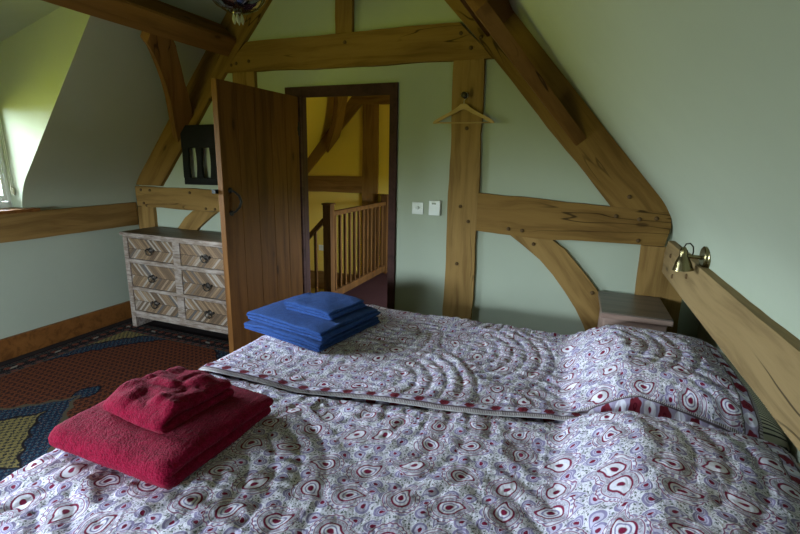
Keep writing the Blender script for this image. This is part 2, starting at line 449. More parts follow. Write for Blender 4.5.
def arc(cx, cy, r, a0, a1, n): return [(cx + r * math.cos(a0 + (a1 - a0) * i / n), cy + r * math.sin(a0 + (a1 - a0) * i / n)) for i in range(n + 1)]

# ------------------------------------------------------------------ camera
camd = bpy.data.cameras.new('camera'); cam = bpy.data.objects.new('camera', camd); C.objects.link(cam)
F_PX = 452.0; camd.sensor_width = 36.0; camd.lens = F_PX / 800 * 36.0; camd.clip_start = .02
yaw, pitch, roll = -.3647, .23036, .02273
f0 = Vector((math.sin(yaw), math.cos(yaw), 0)); r0 = Vector((math.cos(yaw), -math.sin(yaw), 0)); u0 = Vector((0, 0, 1))
fw = f0 * math.cos(pitch) - u0 * math.sin(pitch); up = u0 * math.cos(pitch) + f0 * math.sin(pitch)
rr = r0 * math.cos(roll) + up * math.sin(roll); up = up * math.cos(roll) - r0 * math.sin(roll)
mt = Matrix((rr, up, -fw)).transposed().to_4x4(); mt.translation = (0, 0, 1.5); cam.matrix_world = mt
scn.camera = cam

# ------------------------------------------------------------------ room shell
AX = -1.635                                             # the ridge line
def mir(p): return (2 * AX - p[0], p[1])
YB = 3.10; YF = 3.066                                   # plaster face, timber face of the gable
Yn = -1.7                                               # wall behind the camera
def XZ(name, poly, y0, y1, mat, **k):
    bm = bmesh.new(); prism_bm(bm, [(a, b) for a, b in poly], -y1, -y0)
    o = link(name, bm, mat); autosmooth(o, 25); o.rotation_euler = (PI / 2, 0, 0); return o
# local (x, y, z) -> world (x, -z.., ) : rotate +90 about X maps local y->z, local z->-y
ridge_z = 3.745
sl = lambda z: .535 - (z - 1.243) * .8677
def _bz(t):
    a, b, c = (.56, 1.09), (.56, 1.225), (sl(1.36), 1.36)
    return tuple((1 - t) ** 2 * a[i] + 2 * t * (1 - t) * b[i] + t * t * c[i] for i in (0, 1))
curveR = [_bz(i / 12) for i in range(13)]
wallR = [(.78, 0)] + [(.78, .90), (.56, .90)] + curveR + [(AX, ridge_z)]
wallL = [mir(p) for p in curveR[::-1]] + [(-3.83, 0)]
# floor
bm = bmesh.new(); box(bm, -4.0, 1.0, Yn - .1, YB + .06, -.08, 0); tag(link('floor', bm, M['carpet']), 'dark brown carpeted bedroom floor', 'floor', kind='structure')
gable = wallR + wallL + [(-2.035, 0), (-2.035, 1.985), (-1.245, 1.985), (-1.245, 0)]
tag(XZ('wall_back', gable, YB, YB + .06, M['plaster']), 'pale green plaster gable wall with the doorway', 'wall', kind='structure')
front = [(.78, 0), (.78, .90), (.56, .90)] + curveR + [(AX, ridge_z)] + wallL
FW0, FW1, FZ0, FZ1 = -3.2, -1.45, .74, 1.40             # unseen window, added behind the viewer to light the back wall
fa = front[:17] + [(AX, FZ1), (FW1, FZ1), (FW1, FZ0), (AX, FZ0), (AX, 0)]
fb = [(AX, 0), (AX, FZ0), (FW0, FZ0), (FW0, FZ1), (AX, FZ1), (AX, ridge_z)] + wallL
tag(XZ('wall_front', fa, Yn - .12, Yn, M['plaster']), 'plaster gable wall behind the viewer, right of the added window', 'wall', kind='structure')
tag(XZ('wall_front_left', fb, Yn - .12, Yn, M['plaster']), 'plaster gable wall behind the viewer, left of the added window', 'wall', kind='structure')
w2 = empty('added_window_2', ((FW0 + FW1) / 2, Yn - .06, FZ0)); tag(w2, 'unseen white window added behind the viewer for daylight on the back wall', 'window', kind='structure')
hw_, hh_ = (FW1 - FW0) / 2, FZ1 - FZ0
bm = bmesh.new()
for q_ in ((-hw_, -hw_ + .05, 0, hh_), (hw_ - .05, hw_, 0, hh_), (-hw_ + .05, hw_ - .05, 0, .05), (-hw_ + .05, hw_ - .05, hh_ - .05, hh_), (-.03, .03, .05, hh_ - .05)): box(bm, q_[0], q_[1], -.03, .03, q_[2], q_[3], .003)
link('window_frame', bm, M['whitepaint'], w2)
bm = bmesh.new(); box(bm, -hw_ + .04, hw_ - .04, -.003, .003, .04, hh_ - .04); link('pane', bm, M['pane'], w2)
# right: recess under the rail, then the sloping soffit
def shell(pts, t, side):                                 # thicken an open XZ profile outward
    out = []
    for i, p in enumerate(pts):
        a = Vector(pts[max(i - 1, 0)]); b = Vector(pts[min(i + 1, len(pts) - 1)]); d = (b - a).normalized()
        out.append((p[0] + d.y * t * side, p[1] - d.x * t * side))
    return list(pts) + out[::-1]
tag(XZ('wall_right', [(.78, 0), (.86, 0), (.86, 1.0), (.78, 1.0)], Yn, YB, M['plaster']), 'plaster wall in the low recess behind the bed heads', 'wall', kind='structure')
prR = [(.80, .90), (.56, .90)] + curveR + [(AX, ridge_z)]
oR = shell(curveR + [(AX, ridge_z)], .09, 1)
tag(XZ('ceiling_right', [(.80, .90), (.56, .90)] + curveR + [(AX, ridge_z), (AX, ridge_z + .12), (.66, 1.33), (.80, 1.1)], Yn, YB, M['plaster']), 'pale sloping plaster ceiling above the bed heads', 'ceiling', kind='structure')
# left: slope with the dormer opening between Y0 and Y1
D0, D1 = .50, 2.135
cL = [mir(p) for p in curveR]                            # bottom to top
def left_piece(name, y0, y1, low_z=None, label=''):
    pts = ([(-3.83, 0)] + cL + [(AX, ridge_z)])
    poly = pts + [(AX, ridge_z + .12), (-3.95, 1.33), (-3.95, 0)]
    return tag(XZ(name, poly, y0, y1, M['plaster']), label, 'wall', kind='structure')
left_piece('wall_left', D1, YB, label='plaster wall and slope between the window recess and the gable')
left_piece('wall_side', Yn, D0, label='plaster wall and slope near the camera left of the window recess')
tag(XZ('wall_under_window', [(-3.83, 0), (-3.83, 1.07), (-4.05, 1.07), (-4.05, 0)], D0, D1, M['plaster']), 'low plaster wall below the window', 'wall', kind='structure')
slx = lambda z: 2 * AX - sl(z)
dz1 = 2.49
tag(XZ('ceiling_left', [(slx(dz1), dz1), (AX, ridge_z), (AX, ridge_z + .12), (slx(dz1) - .14, dz1 + .04)], D0, D1, M['plaster']), 'sloping ceiling above the window recess', 'ceiling', kind='structure')
tag(XZ('ceiling_dormer', [(slx(dz1), dz1), (-4.05, 2.16), (-4.05, 2.26), (slx(dz1) - .1, dz1 + .08)], D0, D1, M['plaster']), 'pale ceiling of the window recess', 'ceiling', kind='structure')
WX = -3.955
cheek = [(-4.05, 1.07)] + [(-3.83, 1.07)] + cL + [(slx(dz1), dz1), (-4.05, 2.17)]
for nm, y0, lb in (('wall_dormer', D1, 'pale cheek wall of the window recess, lit by the window'), ('wall_dormer_near', D0 - .06, 'near cheek wall of the window recess')):
    ck = [(-4.05, 1.07), (-3.90, 1.07), (-3.90, 1.33), (slx(dz1) - .03, dz1 + .02), (slx(dz1) - .1, dz1 + .06), (-4.05, 2.2)]
    tag(XZ(nm, ck, y0 + .001, y0 + .06, M['plaster']), lb, 'wall', kind='structure')
tag(XZ('wall_over_window', [(-3.93, 1.90), (-4.05, 1.90), (-4.05, 2.26), (-3.93, 2.26)], D0, D1, M['plaster']), 'plaster above the window in the recess', 'wall', kind='structure')
# window
w = empty('window_1', (WX, (D0 + D1) / 2, 1.09)); tag(w, 'white painted casement window in the left recess', 'window', kind='structure')
def wbox(name, boxes, mat, par=w, bev=.004):
    bm = bmesh.new()
    for b in boxes: box(bm, b[0] - WX, b[1] - WX, b[2] - (D0 + D1) / 2, b[3] - (D0 + D1) / 2, b[4] - 1.09, b[5] - 1.09, bev)
    return link(name, bm, mat, par)
zt = 1.90
wbox('window_frame', [(WX - .05, WX + .015, D0, D0 + .05, 1.09, zt), (WX - .012, WX + .006, D1 - .022, D1, 1.09, zt), (WX - .05, WX + .014, D0 + .05, D1 - .022, 1.09, 1.14), (WX - .05, WX + .014, D0 + .05, D1 - .022, zt - .05, zt)], M['whitepaint'])
nS = 3; wS = (D1 - D0 - .072) / nS
for i in range(nS):
    a = D0 + .05 + i * wS; b = a + wS
    s_ = wbox('casement', [(WX - .035, WX + .01, a + .002, a + .047, 1.142, zt - .052), (WX - .012, WX + .008, b - .026, b - .002, 1.142, zt - .052), (WX - .035, WX + .009, a + .047, b - .026, 1.142, 1.187), (WX - .035, WX + .009, a + .047, b - .026, zt - .097, zt - .052)], M['whitepaint'])
    g_ = wbox('pane', [(WX - .016, WX - .012, a + .04, b - .02, 1.18, zt - .09)], M['pane'], par=None, bev=0); g_.parent = s_
wbox('window_board', [(WX - .0, -3.745, D0 - .02, D1 + .07, 1.072, 1.096)], M['board'])
# blind cord with two pulls
b = empty('blind_cord', (-3.90, 2.122, 1.2)); tag(b, 'thin white blind cord with two beige pulls hanging at the window reveal', 'cord')
bm = bmesh.new(); tube_bm(bm, [(-.02, 0, .85), (-.012, 0, .4), (0, 0, .06)], .0016, 6); tube_bm(bm, [(.0, 0, .85), (.008, 0, .4), (.02, 0, .05)], .0016, 6); link('cord', bm, M['cord'], b)
for dx, dz in ((0, .0), (.02, -.012)):
    bm = bmesh.new(); lathe_bm(bm, [(.003, .06), (.006, .05), (.0075, .02), (.006, .004), (.003, 0)], 12); o = link('pull', bm, M['acorn'], b, True); o.location = (dx, 0, dz)
# baseboards
bm = bmesh.new(); box(bm, -3.83, -3.80, Yn, YB, 0, .163, .006)
o = link('baseboard_left', bm, M['board']); tag(o, 'varnished brown skirting board along the left wall', 'skirting board', kind='structure')

# ------------------------------------------------------------------ timber frame of the gable
# plane coords (x, z); U = +X, V = +Z, N = U x V = -Y -> negative depth goes back into the wall
def T(name, poly, grain, label, cat='beam', yf=YF, depth=.05, mat='oak', seed=0, amp=.004, group=None, bev=.007):
    o = timber(name, poly, (0, yf, 0), (1, 0, 0), (0, 0, 1), -depth, grain, M[mat], seed=seed, amp=amp, bev=bev)
    return tag(o, label, cat, group)
def pegs(parent, pts, yf, r=.0125):
    for x, z in pts:
        bm = bmesh.new(); lathe_bm(bm, [(r, 0), (r, .006), (r * .6, .011)], 10)
        o = link('peg', bm, M['peg'], None, True)
        mw = Matrix.Translation((x, yf + .001, z)) @ Matrix.Rotation(PI / 2, 4, 'X')
        o.matrix_world = mw; o.parent = parent; o.matrix_parent_inverse = parent.matrix_world.inverted()
zR = lambda x: 2.468 + (-.527 - x) * 1.153
riR = lambda z: .238 - (z - 1.262) / 1.084
raft = [(.545, 1.232), (.225, 1.232), (riR(2.15), 2.15), (AX, 3.29), (AX, 3.735)]
o = T('principal_rafter', raft, (-.655, .755), 'long sloping oak rafter on the right of the gable, beside the clothes hanger post', 'rafter', mat='oak_deep', seed=1, depth=.075); pegs(o, [(-.50, 2.22), (-.66, 2.27), (.30, 1.32), (-.15, 1.77)], YF)
raftL = [mir(p) for p in raft]
o = T('principal_rafter', raftL, (.655, .755), 'long sloping oak rafter on the left of the gable, behind the black panel', 'rafter', mat='oak_deep', seed=2, depth=.075); pegs(o, [(-2.62, 2.20), (-2.86, 1.95)], YF)
o = T('collar_beam', [(-.575, 2.143), (-.80, 2.367), (-2.47, 2.360), (-2.70, 2.150), (-1.7, 2.140)], (1, 0.01), 'horizontal oak collar beam above the doorway', seed=3, mat='oak_deep', yf=YF - .004)
pegs(o, [(-.79, 2.30), (-.72, 2.21), (-1.62, 2.30), (-2.45, 2.22), (-2.57, 2.21)], YF - .004)
T('king_post', [(-1.70, 2.362), (-1.566, 2.362), (-1.57, 3.35), (-1.70, 3.35)], (0, 1), 'short upright oak post standing on the collar beam', 'post', mat='oak_deep', seed=4)
o = T('wall_post', [(-.833, 2.15), (-.63, 2.15), (-.615, 1.2), (-.618, .0), (-.822, .0), (-.825, 1.)], (0, 1), 'broad oak post carrying the clothes hanger, right of the light switches', 'post', seed=5, amp=.006)
pegs(o, [(-.735, 1.205), (-.675, 1.105), (-.72, 1.72), (-.74, .80)], YF)
o = T('wall_post', [(-2.62, 2.15), (-2.41, 2.15), (-2.41, 0), (-2.62, 0)], (0, 1), 'oak post mostly hidden behind the open door', 'post', seed=6)
o = T('tie_rail', [(-.622, 1.302), (-.25, 1.285), (.15, 1.258), (.536, 1.237), (.545, 1.15), (.525, 1.035), (.2, 1.034), (-.2, 1.022), (-.45, 1.035), (-.618, 1.045)], (1, 0), 'thick horizontal oak rail between the hanger post and the right slope', seed=7, mat='oak_deep', yf=YF - .006, amp=.003)
pegs(o, [(-.40, 1.075), (-.31, 1.07), (.24, 1.20), (.37, 1.19), (.38, 1.06), (.46, 1.20)], YF - .006)
o = T('tie_rail', [(-3.806, 1.222), (-2.62, 1.225), (-2.62, 1.045), (-3.2, 1.035), (-3.80, 1.04)], (1, 0), 'horizontal oak rail above the chest of drawers', seed=8, yf=YF - .006, amp=.003)
pegs(o, [(-3.73, 1.19), (-3.62, 1.19), (-3.71, 1.07), (-3.15, 1.19), (-2.98, 1.06), (-2.88, 1.06)], YF - .006)
lo = [(-.40, 1.04), (-.29, .965), (-.18, .882), (-.09, .79), (-.005, .684), (.07, .58), (.129, .476), (.20, .32), (.25, .12)]
hi_ = [(-.125, 1.03), (-.03, .965), (.036, .891), (.12, .80), (.194, .71), (.25, .63), (.30, .54), (.35, .43), (.402, .25), (.402, .12)]
o = T('curved_brace', lo + hi_[::-1], (.62, -.78), 'curved oak brace under the right rail, left of the bedside stand', 'brace', seed=9, amp=.002); pegs(o, [(-.23, .985), (.16, .70)], YF)
o = T('curved_brace', [mir(p) for p in lo + hi_[::-1]], (-.62, -.78), 'curved oak brace behind the chest of drawers', 'brace', seed=10, amp=.002)
T('corner_post', [(.402, 1.035), (.425, .0), (.667, 0), (.66, 1.035)], (0, 1), 'oak corner post behind the bedside stand', 'post', seed=11)
T('corner_post', [(-3.81, 1.035), (-3.61, 1.035), (-3.61, .0), (-3.81, 0)], (0, 1), 'oak corner post beside the left wall, behind the chest of drawers', 'post', seed=12)
# rails along the side walls: plane (y, z)
o = timber('wall_rail', [(Yn, 1.067), (3.055, 1.073), (3.055, .866), (Yn, .860)], (-3.80, 0, 0), (0, 1, 0), (0, 0, 1), -.035, (1, 0), M['oak'], seed=13, amp=.006)
tag(o, 'long oak rail along the left wall below the window', 'beam')
pt = Matrix.Rotation(PI / 2, 4, 'Y')
o = timber('wall_rail', [(-.9, 1.083), (3.03, 1.083), (3.035, 1.0), (2.98, .888), (-.9, .882)], (.525, 0, 0), (0, -1, 0), (0, 0, 1), -.09, (1, 0), M['oak_pale'], seed=14, amp=.007) if False else \
    timber('wall_rail', [(.9, 1.086), (-2.985, 1.084), (-3.045, 1.0), (-3.03, .888), (.9, .880)], (.525, 0, 0), (0, -1, 0), (0, 0, 1), -.09, (1, 0), M['oak_pale'], seed=14, amp=.0025)
tag(o, 'pale cracked oak rail above the bed heads, below the brass reading lamp', 'beam')
for y, z in ((2.84, 1.02), (2.72, .93), (2.42, 1.0)):
    bm = bmesh.new(); lathe_bm(bm, [(.013, 0), (.013, .004), (.008, .008)], 10); p = link('peg', bm, M['peg'], None, True)
    p.matrix_world = Matrix.Translation((.526, y, z)) @ Matrix.Rotation(-PI / 2, 4, 'Y'); p.parent = o; p.matrix_parent_inverse = o.matrix_world.inverted()

# purlins, square to the slopes:  down-slope edge L, up-slope edge Uc, back on plaster
def purlin(mirror, label, seed):
    s = Vector((.655, .755)); n = Vector((.755, -.655))
    Uc = Vector((-1.703 * 1.5, 1.5 + .581 * 1.5)); Lc = Vector((-1.767 * 1.5, 1.5 + .5056 * 1.5))
    pts = [Lc, Uc, Uc - n * .20, Lc - n * .20]
    pts = [tuple(p) for p in pts]
    if mirror: pts = [mir(p) for p in pts]
    ang = math.atan2(.755, .655)
    bm = bmesh.new(); L = YF - Yn
    cx = sum(p[0] for p in pts) / 4; cz = sum(p[1] for p in pts) / 4
    # local X = world +Y, local Y = world X, local Z = world... (x,y,z)->(Y,-X,Z)
    loc = [(-(p[0] - cx), p[1] - cz) for p in pts]
    N = 24; rings = []
    for i in range(N + 1):
        t = i / N; w_ = .003 * math.sin(t * 9 + seed)
        rings.append([bm.verts.new((t * L, a + w_, b - w_)) for a, b in loc])
    for A, B in zip(rings, rings[1:]):
        for k in range(4): bm.faces.new((A[k], A[(k + 1) % 4], B[(k + 1) % 4], B[k]))
    bm.faces.new(rings[0][::-1]); bm.faces.new(rings[-1])
    bmesh.ops.recalc_face_normals(bm, faces=bm.faces)
    es = [e for e in bm.edges if abs((e.verts[0].co - e.verts[1].co).x) > .05]
    bmesh.ops.bevel(bm, geom=es, offset=.008, segments=2, affect='EDGES')
    o = link('purlin', bm, M['oak_brown']); autosmooth(o, 30)
    o.matrix_world = Matrix(((0, -1, 0, cx), (1, 0, 0, Yn), (0, 0, 1, cz), (0, 0, 0, 1)))
    return tag(o, label, 'beam')
M['oak_brown'] = m_oak('russet_oak', (.23, .112, .034), (.16, .072, .020), (.07, .03, .011))
purlin(False, 'heavy oak purlin running overhead above the window recess', 1)
purlin(True, 'oak purlin along the right slope, entering at the top of the gable', 2)
# wind braces lie in the slope, between purlin and rafter.  plane coords (s, Y)
def wind(mirror, label, seed, dy=0., mt2=None):
    sx = 1 if not mirror else -1
    S = Vector((.655 * sx, 0, .755)); Yv = Vector((0, 1, 0)); n = Vector((.755 * sx, 0, -.655))
    off = -.940 * 1.5 if False else None
    # offset of the room-side face, measured on the left slope
    nn = Vector((.755, 0, -.655)); base = nn.dot(Vector((-1.768 * 1.5, 0, .603 * 1.5)))
    lowr = [(-.77, 1.585), (-.83, 1.592), (-.870, 1.649), (-.925, 1.706), (-1.015, 1.790), (-1.09, 1.852), (-1.168, 1.909), (-1.25, 1.965), (-1.320, 2.017), (-1.382, 2.060)]
    uppr = [(-.74, 1.66), (-.80, 1.735), (-.840, 1.765), (-.972, 1.877), (-1.04, 1.94), (-1.114, 2.004), (-1.195, 2.062)]
    poly = [(a * 1.5, b * 1.5) for a, b in lowr + uppr[::-1]]
    # point = s*S + offset*n (relative to camera height)
    shift = (-3.27, 0) if mirror else (0, 0)
    O = nn * base + Vector((0, 0, 1.5))
    if mirror: O = Vector((2 * AX - O.x, O.y, O.z))
    if mirror: o = timber('wind_brace', [(b, a) for a, b in poly], O, Yv, S, -.075, (.5, -.8), M['oak_brown'], seed=seed, amp=.0015)
    else: o = timber('wind_brace', poly, O, S, Yv, -.075, (-.8, .5), M['oak_brown'], seed=seed, amp=.0015)
    o.location.y += dy
    if mt2: o.data = o.data.copy(); o.data.materials[0] = mt2
    return tag(o, label, 'brace')
wind(False, 'curved oak wind brace on the left slope, above the black panel', 5)
wind(True, 'curved oak wind brace on the right slope, under the top right corner of the gable', 6)

# ------------------------------------------------------------------ door and frame
t1 = empty('trim_1', (-1.64, YB, 0)); tag(t1, 'dark purple-brown door frame in the gable wall', 'door frame', kind='structure')
bm = bmesh.new()
fr = [(-2.14, 0), (-2.14, 2.022), (-1.222, 2.026), (-1.218, 0), (-1.272, 0), (-1.272, 1.957), (-2.01, 1.955), (-2.01, 0)]
prism_bm(bm, [(a + 1.64, b) for a, b in fr], 0, .03, .005)
o = link('architrave', bm, M['frame'], t1); o.rotation_euler = (PI / 2, 0, 0)
bm = bmesh.new()
for x0, x1 in ((-2.05, -2.01), (-1.272, -1.235)): box(bm, x0 + 1.64, x1 + 1.64, .0, .065, 0, 1.99, .003)
box(bm, -.37, .368, 0, .065, 1.957, 1.99, .003)
link('door_lining', bm, M['frame'], t1)
HX, HY = -2.018, 3.06
d = empty('door_1', (HX, HY, 0)); tag(d, 'open red-brown boarded door with curved black iron pull handle', 'door', kind='structure')
ang = math.atan2(2.25 - 3.06, -2.050 - HX)              # leaf direction from hinge
d.rotation_euler = (0, 0, ang - 0)
DL = .805
bm = bmesh.new()
for i in range(5):
    x0 = i * DL / 5; x1 = (i + 1) * DL / 5 - .002
    box(bm, x0, x1, -.042, 0, .012, 1.95, .003)
leaf = link('door_leaf', bm, M['doorwood'], d)
M['doorwood'].use_nodes = True
# ledges on the far side
for zc in (.25, 1.0, 1.72):
    bm = bmesh.new(); box(bm, .04, DL - .04, -.068, -.042, zc - .06, zc + .06, .005); link('ledge', bm, M['board'], d)
# pull handle
hb = bmesh.new()
lathe_bm(hb, [(.018, 0), (.018, .004), (.010, .009)], 12, Matrix.Translation((DL - .06, .0, 1.295)) @ Matrix.Rotation(-PI / 2, 4, 'X'))
lathe_bm(hb, [(.018, 0), (.018, .004), (.010, .009)], 12, Matrix.Translation((DL - .06, .0, 1.15)) @ Matrix.Rotation(-PI / 2, 4, 'X'))
tube_bm(hb, [(DL - .06, .004, 1.295), (DL - .072, .02, 1.288), (DL - .10, .034, 1.26), (DL - .112, .038, 1.222), (DL - .098, .034, 1.186), (DL - .072, .02, 1.158), (DL - .06, .004, 1.15)], [.005, .006, .008, .009, .008, .006, .005], 8)
link('door_handle', hb, M['iron'], d, True)
lb = bmesh.new(); box(lb, DL - .03, DL + .02, -.075, -.043, 1.275, 1.30, .002); link('latch', lb, M['black'], d)
for zc in (.28, 1.72):
    hb = bmesh.new(); lathe_bm(hb, [(.008, zc - .05), (.008, zc + .05)], 10); box(hb, .0, .30, .0, .004, zc - .015, zc + .015); 
    o = link('hinge', hb, M['iron'], d); o.location = (0, -.075 if False else 0, 0)
    o.scale = (1, 1, 1)
    for v in o.data.vertices:
        if v.co.x > .02: v.co.y -= .076

# ------------------------------------------------------------------ landing beyond the door
tag(XZ('floor_landing', [(-2.43, -.1), (-.4, -.1), (-.4, 0), (-2.43, 0)], YB + .06, 5.63, M['carpet_red']), 'dark red carpeted landing floor', 'floor', kind='structure')
tag(XZ('wall_landing', [(-3.95, -1.6), (-.4, -1.6), (-.4, 2.6), (AX, 3.7), (-3.95, 1.2)], 5.66, 5.76, M['yellow']), 'yellow plaster wall across the landing', 'wall', kind='structure')
tag(XZ('ceiling_landing', [mir(p) for p in curveR] + [(AX, ridge_z), (AX, ridge_z + .1), (-3.95, 1.3), (-3.95, -1.6), (-3.83, -1.6)], YB + .06, 5.66, M['yellow']), 'yellow sloping ceiling over the stairs', 'ceiling', kind='structure')
tag(XZ('ceiling_landing_right', [(AX, ridge_z), (-.4, 2.32), (-.3, 2.4), (AX, ridge_z + .1)], YB + .06, 5.66, M['yellow']), 'yellow slope above the landing', 'ceiling', kind='structure')
tag(XZ('wall_landing_side', [(-.4, 0), (-.32, 0), (-.32, .72), (-.4, .72)], YB + .06, 5.66, M['yellow']), 'yellow wall below the unseen opening added to light the landing', 'wall', kind='structure')  # hidden opening above this wall is added to let daylight onto the landing
tag(XZ('wall_landing_top', [(-.4, 1.2), (-.32, 1.2), (-.32, 2.42), (-.4, 2.32)], YB + .06, 5.66, M['yellow']), 'yellow wall above the unseen opening added to light the landing', 'wall', kind='structure')
for i, (a, b_) in enumerate(((YB + .06, 4.1), (4.75, 5.66))):
    tag(XZ('wall_landing_pier', [(-.4, .72), (-.32, .72), (-.32, 1.2), (-.4, 1.2)], a, b_, M['yellow']), ['yellow pier left of the added landing light opening', 'yellow pier right of the added landing light opening'][i], 'wall', kind='structure')
bm = bmesh.new(); box(bm, -3.95, -2.43, YB + .06, 5.7, -1.7, -1.6); tag(link('floor_stairwell', bm, M['carpet_red']), 'stairwell floor below the landing', 'floor', kind='structure')
bm = bmesh.new(); box(bm, -2.46, -2.43, YB + .06, 5.66, -1.6, -.1); tag(link('wall_stairwell', bm, M['yellow']), 'yellow stairwell side under the landing', 'wall', kind='structure')
bm = bmesh.new(); box(bm, -3.95, -2.43, YB + .04, YB + .10, -1.6, -.09); tag(link('wall_stairwell_end', bm, M['yellow']), 'yellow stairwell end below the bedroom floor', 'wall', kind='structure')
YL = 5.625
def TL(name, poly, grain, label, cat='beam', seed=0, dy=0.): return T(name, poly, grain, label, cat, yf=YL - dy, depth=.05, mat='oak_dark2', seed=seed, amp=.004)
M['oak_dark2'] = m_oak('landing_oak', (.22, .115, .04), (.155, .078, .026), (.08, .035, .012), crack=0)
TL('tie_rail', [(-3.80, 1.262), (-2.726, 1.285), (-2.726, 1.06), (-3.80, 1.045)], (1, 0), 'horizontal oak rail on the yellow landing wall', seed=21)
TL('wall_post', [(-2.72, 2.21), (-2.502, 2.21), (-2.50, -.1), (-2.726, -.1)], (0, 1), 'upright oak post on the yellow landing wall', 'post', seed=22)
TL('collar_beam', [(-3.05, 2.205), (-1.0, 2.205), (-1.0, 2.36), (-3.02, 2.36)], (1, 0), 'oak collar beam at the top of the landing wall', seed=23, dy=.006)
TL('principal_rafter', [(-3.62, 1.265), (-3.80, 1.265), (-3.68, 1.56), (-3.40, 1.77), (-3.0, 2.375), (-2.0, 3.3), (-1.8, 3.2), (-2.63, 2.33)], (.655, .755), 'sloping oak rafter on the yellow landing wall', 'rafter', seed=24)
wind(False, 'curved oak wind brace on the yellow landing slope', 25, 2.56, M['oak_dark2'])
TL('string_board', [(-3.80, -.12), (-2.726, -.10), (-2.726, -.36), (-3.80, -.385)], (1, 0), 'brown timber band low on the stairwell wall', 'beam', seed=26)
bm = bmesh.new(); box(bm, -.04, .04, -.008, 0, -.04, .04, .002); o = link('wall_socket', bm, M['white']); o.location = (-3.40, 5.659, .24); tag(o, 'white socket plate on the stairwell wall', 'socket')
# banister along the landing edge
bn = empty('banister', (-2.36, 4.1, 0)); tag(bn, 'brown wooden landing banister seen through the doorway', 'banister')
def bb(name, x0, x1, y0, y1, z0, z1, bev=.006, par=bn, mat='stair', ox=-2.40, oy=4.1):
    bm = bmesh.new(); box(bm, x0 - ox, x1 - ox, y0 - oy, y1 - oy, z0, z1, bev); return link(name, bm, M[mat], par)
nw = bb('newel_post', -2.445, -2.355, 4.04, 4.13, -.3, 1.045); bb('newel_cap', -2.455, -2.345, 4.03, 4.14, 1.045, 1.063, .008)
nw2 = bb('newel_post', -2.445, -2.355, 5.53, 5.62, 0, 1.045); bb('newel_cap', -2.455, -2.345, 5.52, 5.63, 1.045, 1.063, .008)
bb('handrail', -2.43, -2.37, 4.13, 5.53, .925, .975, .012)
bb('base_rail', -2.43, -2.37, 4.13, 5.53, .03, .11, .008)
for i in range(12):
    y = 4.13 + (i + .7) * (1.40 / 12.2); bb('baluster', -2.414, -2.386, y - .014, y + .014, .11, .925, .003)
# sloping stair rail dropping away from the newel
sr = empty('stair_rail', (-2.46, 4.12, 0)); tag(sr, 'brown stair handrail sloping down left of the newel post', 'stair rail')
def slope_bar(name, x0, z0, x1, z1, h, t):
    bm = bmesh.new(); prism_bm(bm, [(x0 + 2.46, z0), (x1 + 2.46, z1), (x1 + 2.46, z1 + h), (x0 + 2.46, z0 + h)], -t / 2, t / 2, .004)
    o = link(name, bm, M['stair'], sr); o.rotation_euler = (PI / 2, 0, 0)
slope_bar('handrail', -2.445, .84, -3.5, -.235, .06, .055)
slope_bar('string', -2.445, -.30, -3.5, -1.37, .20, .035)
for i in range(9):
    x = -2.545 - i * .105; z = .84 + (x + 2.445) * 1.02
    bm = bmesh.new(); box(bm, x - .014 + 2.46, x + .014 + 2.46, -.014, .014, z - .97, z + .02, .003); link('baluster', bm, M['stair'], sr)

# ------------------------------------------------------------------ rug
RHW, RHL = .915, 1.66
bm = bmesh.new(); box(bm, -RHW, RHW, -RHL, RHL, 0, .009, .003)
rug = link('rug', bm, m_rug(RHW, RHL)); rug.location = (-2.80, 1.13, .001)
tag(rug, 'red patterned oriental rug with blue and yellow medallion on the floor', 'rug')

# ------------------------------------------------------------------ chest of drawers
ch = empty('chest_of_drawers', (-3.58, 2.708, .01)); tag(ch, 'whitewashed chest of six chevron-patterned drawers against the back wall', 'chest of drawers')
CW, CD, CH = 1.21, .345, .852
def cb(name, boxes, mat, par=ch, bev=.003):
    bm = bmesh.new()
    for b_ in boxes: box(bm, *b_, bev)
    return link(name, bm, M[mat], par)
cb('carcass', [(.0, .05, .0, CD, .0, CH - .025), (CW - .05, CW, .0, CD, 0, CH - .025), (.05, CW - .05, .012, CD, .10, .13), (.05, CW - .05, CD - .012, CD, .13, CH - .03), (.555, .63, .002, .05, .13, CH - .03)], 'wash')
cb('rail', [(.05, CW - .05, .0, .05, .095, .155)], 'wash'); cb('rail', [(.05, CW - .05, .001, .05, .345, .375)], 'wash')
cb('rail', [(.05, CW - .05, .001, .05, .585, .622)], 'wash'); cb('rail', [(.05, CW - .05, .0, .05, .805, CH - .025)], 'wash')
cb('top', [(-.008, CW + .008, -.012, CD, CH - .025, CH)], 'chest_top'); cb('top_edge', [(-.009, CW + .009, -.018, -.010, CH - .026, CH - .001)], 'wash')
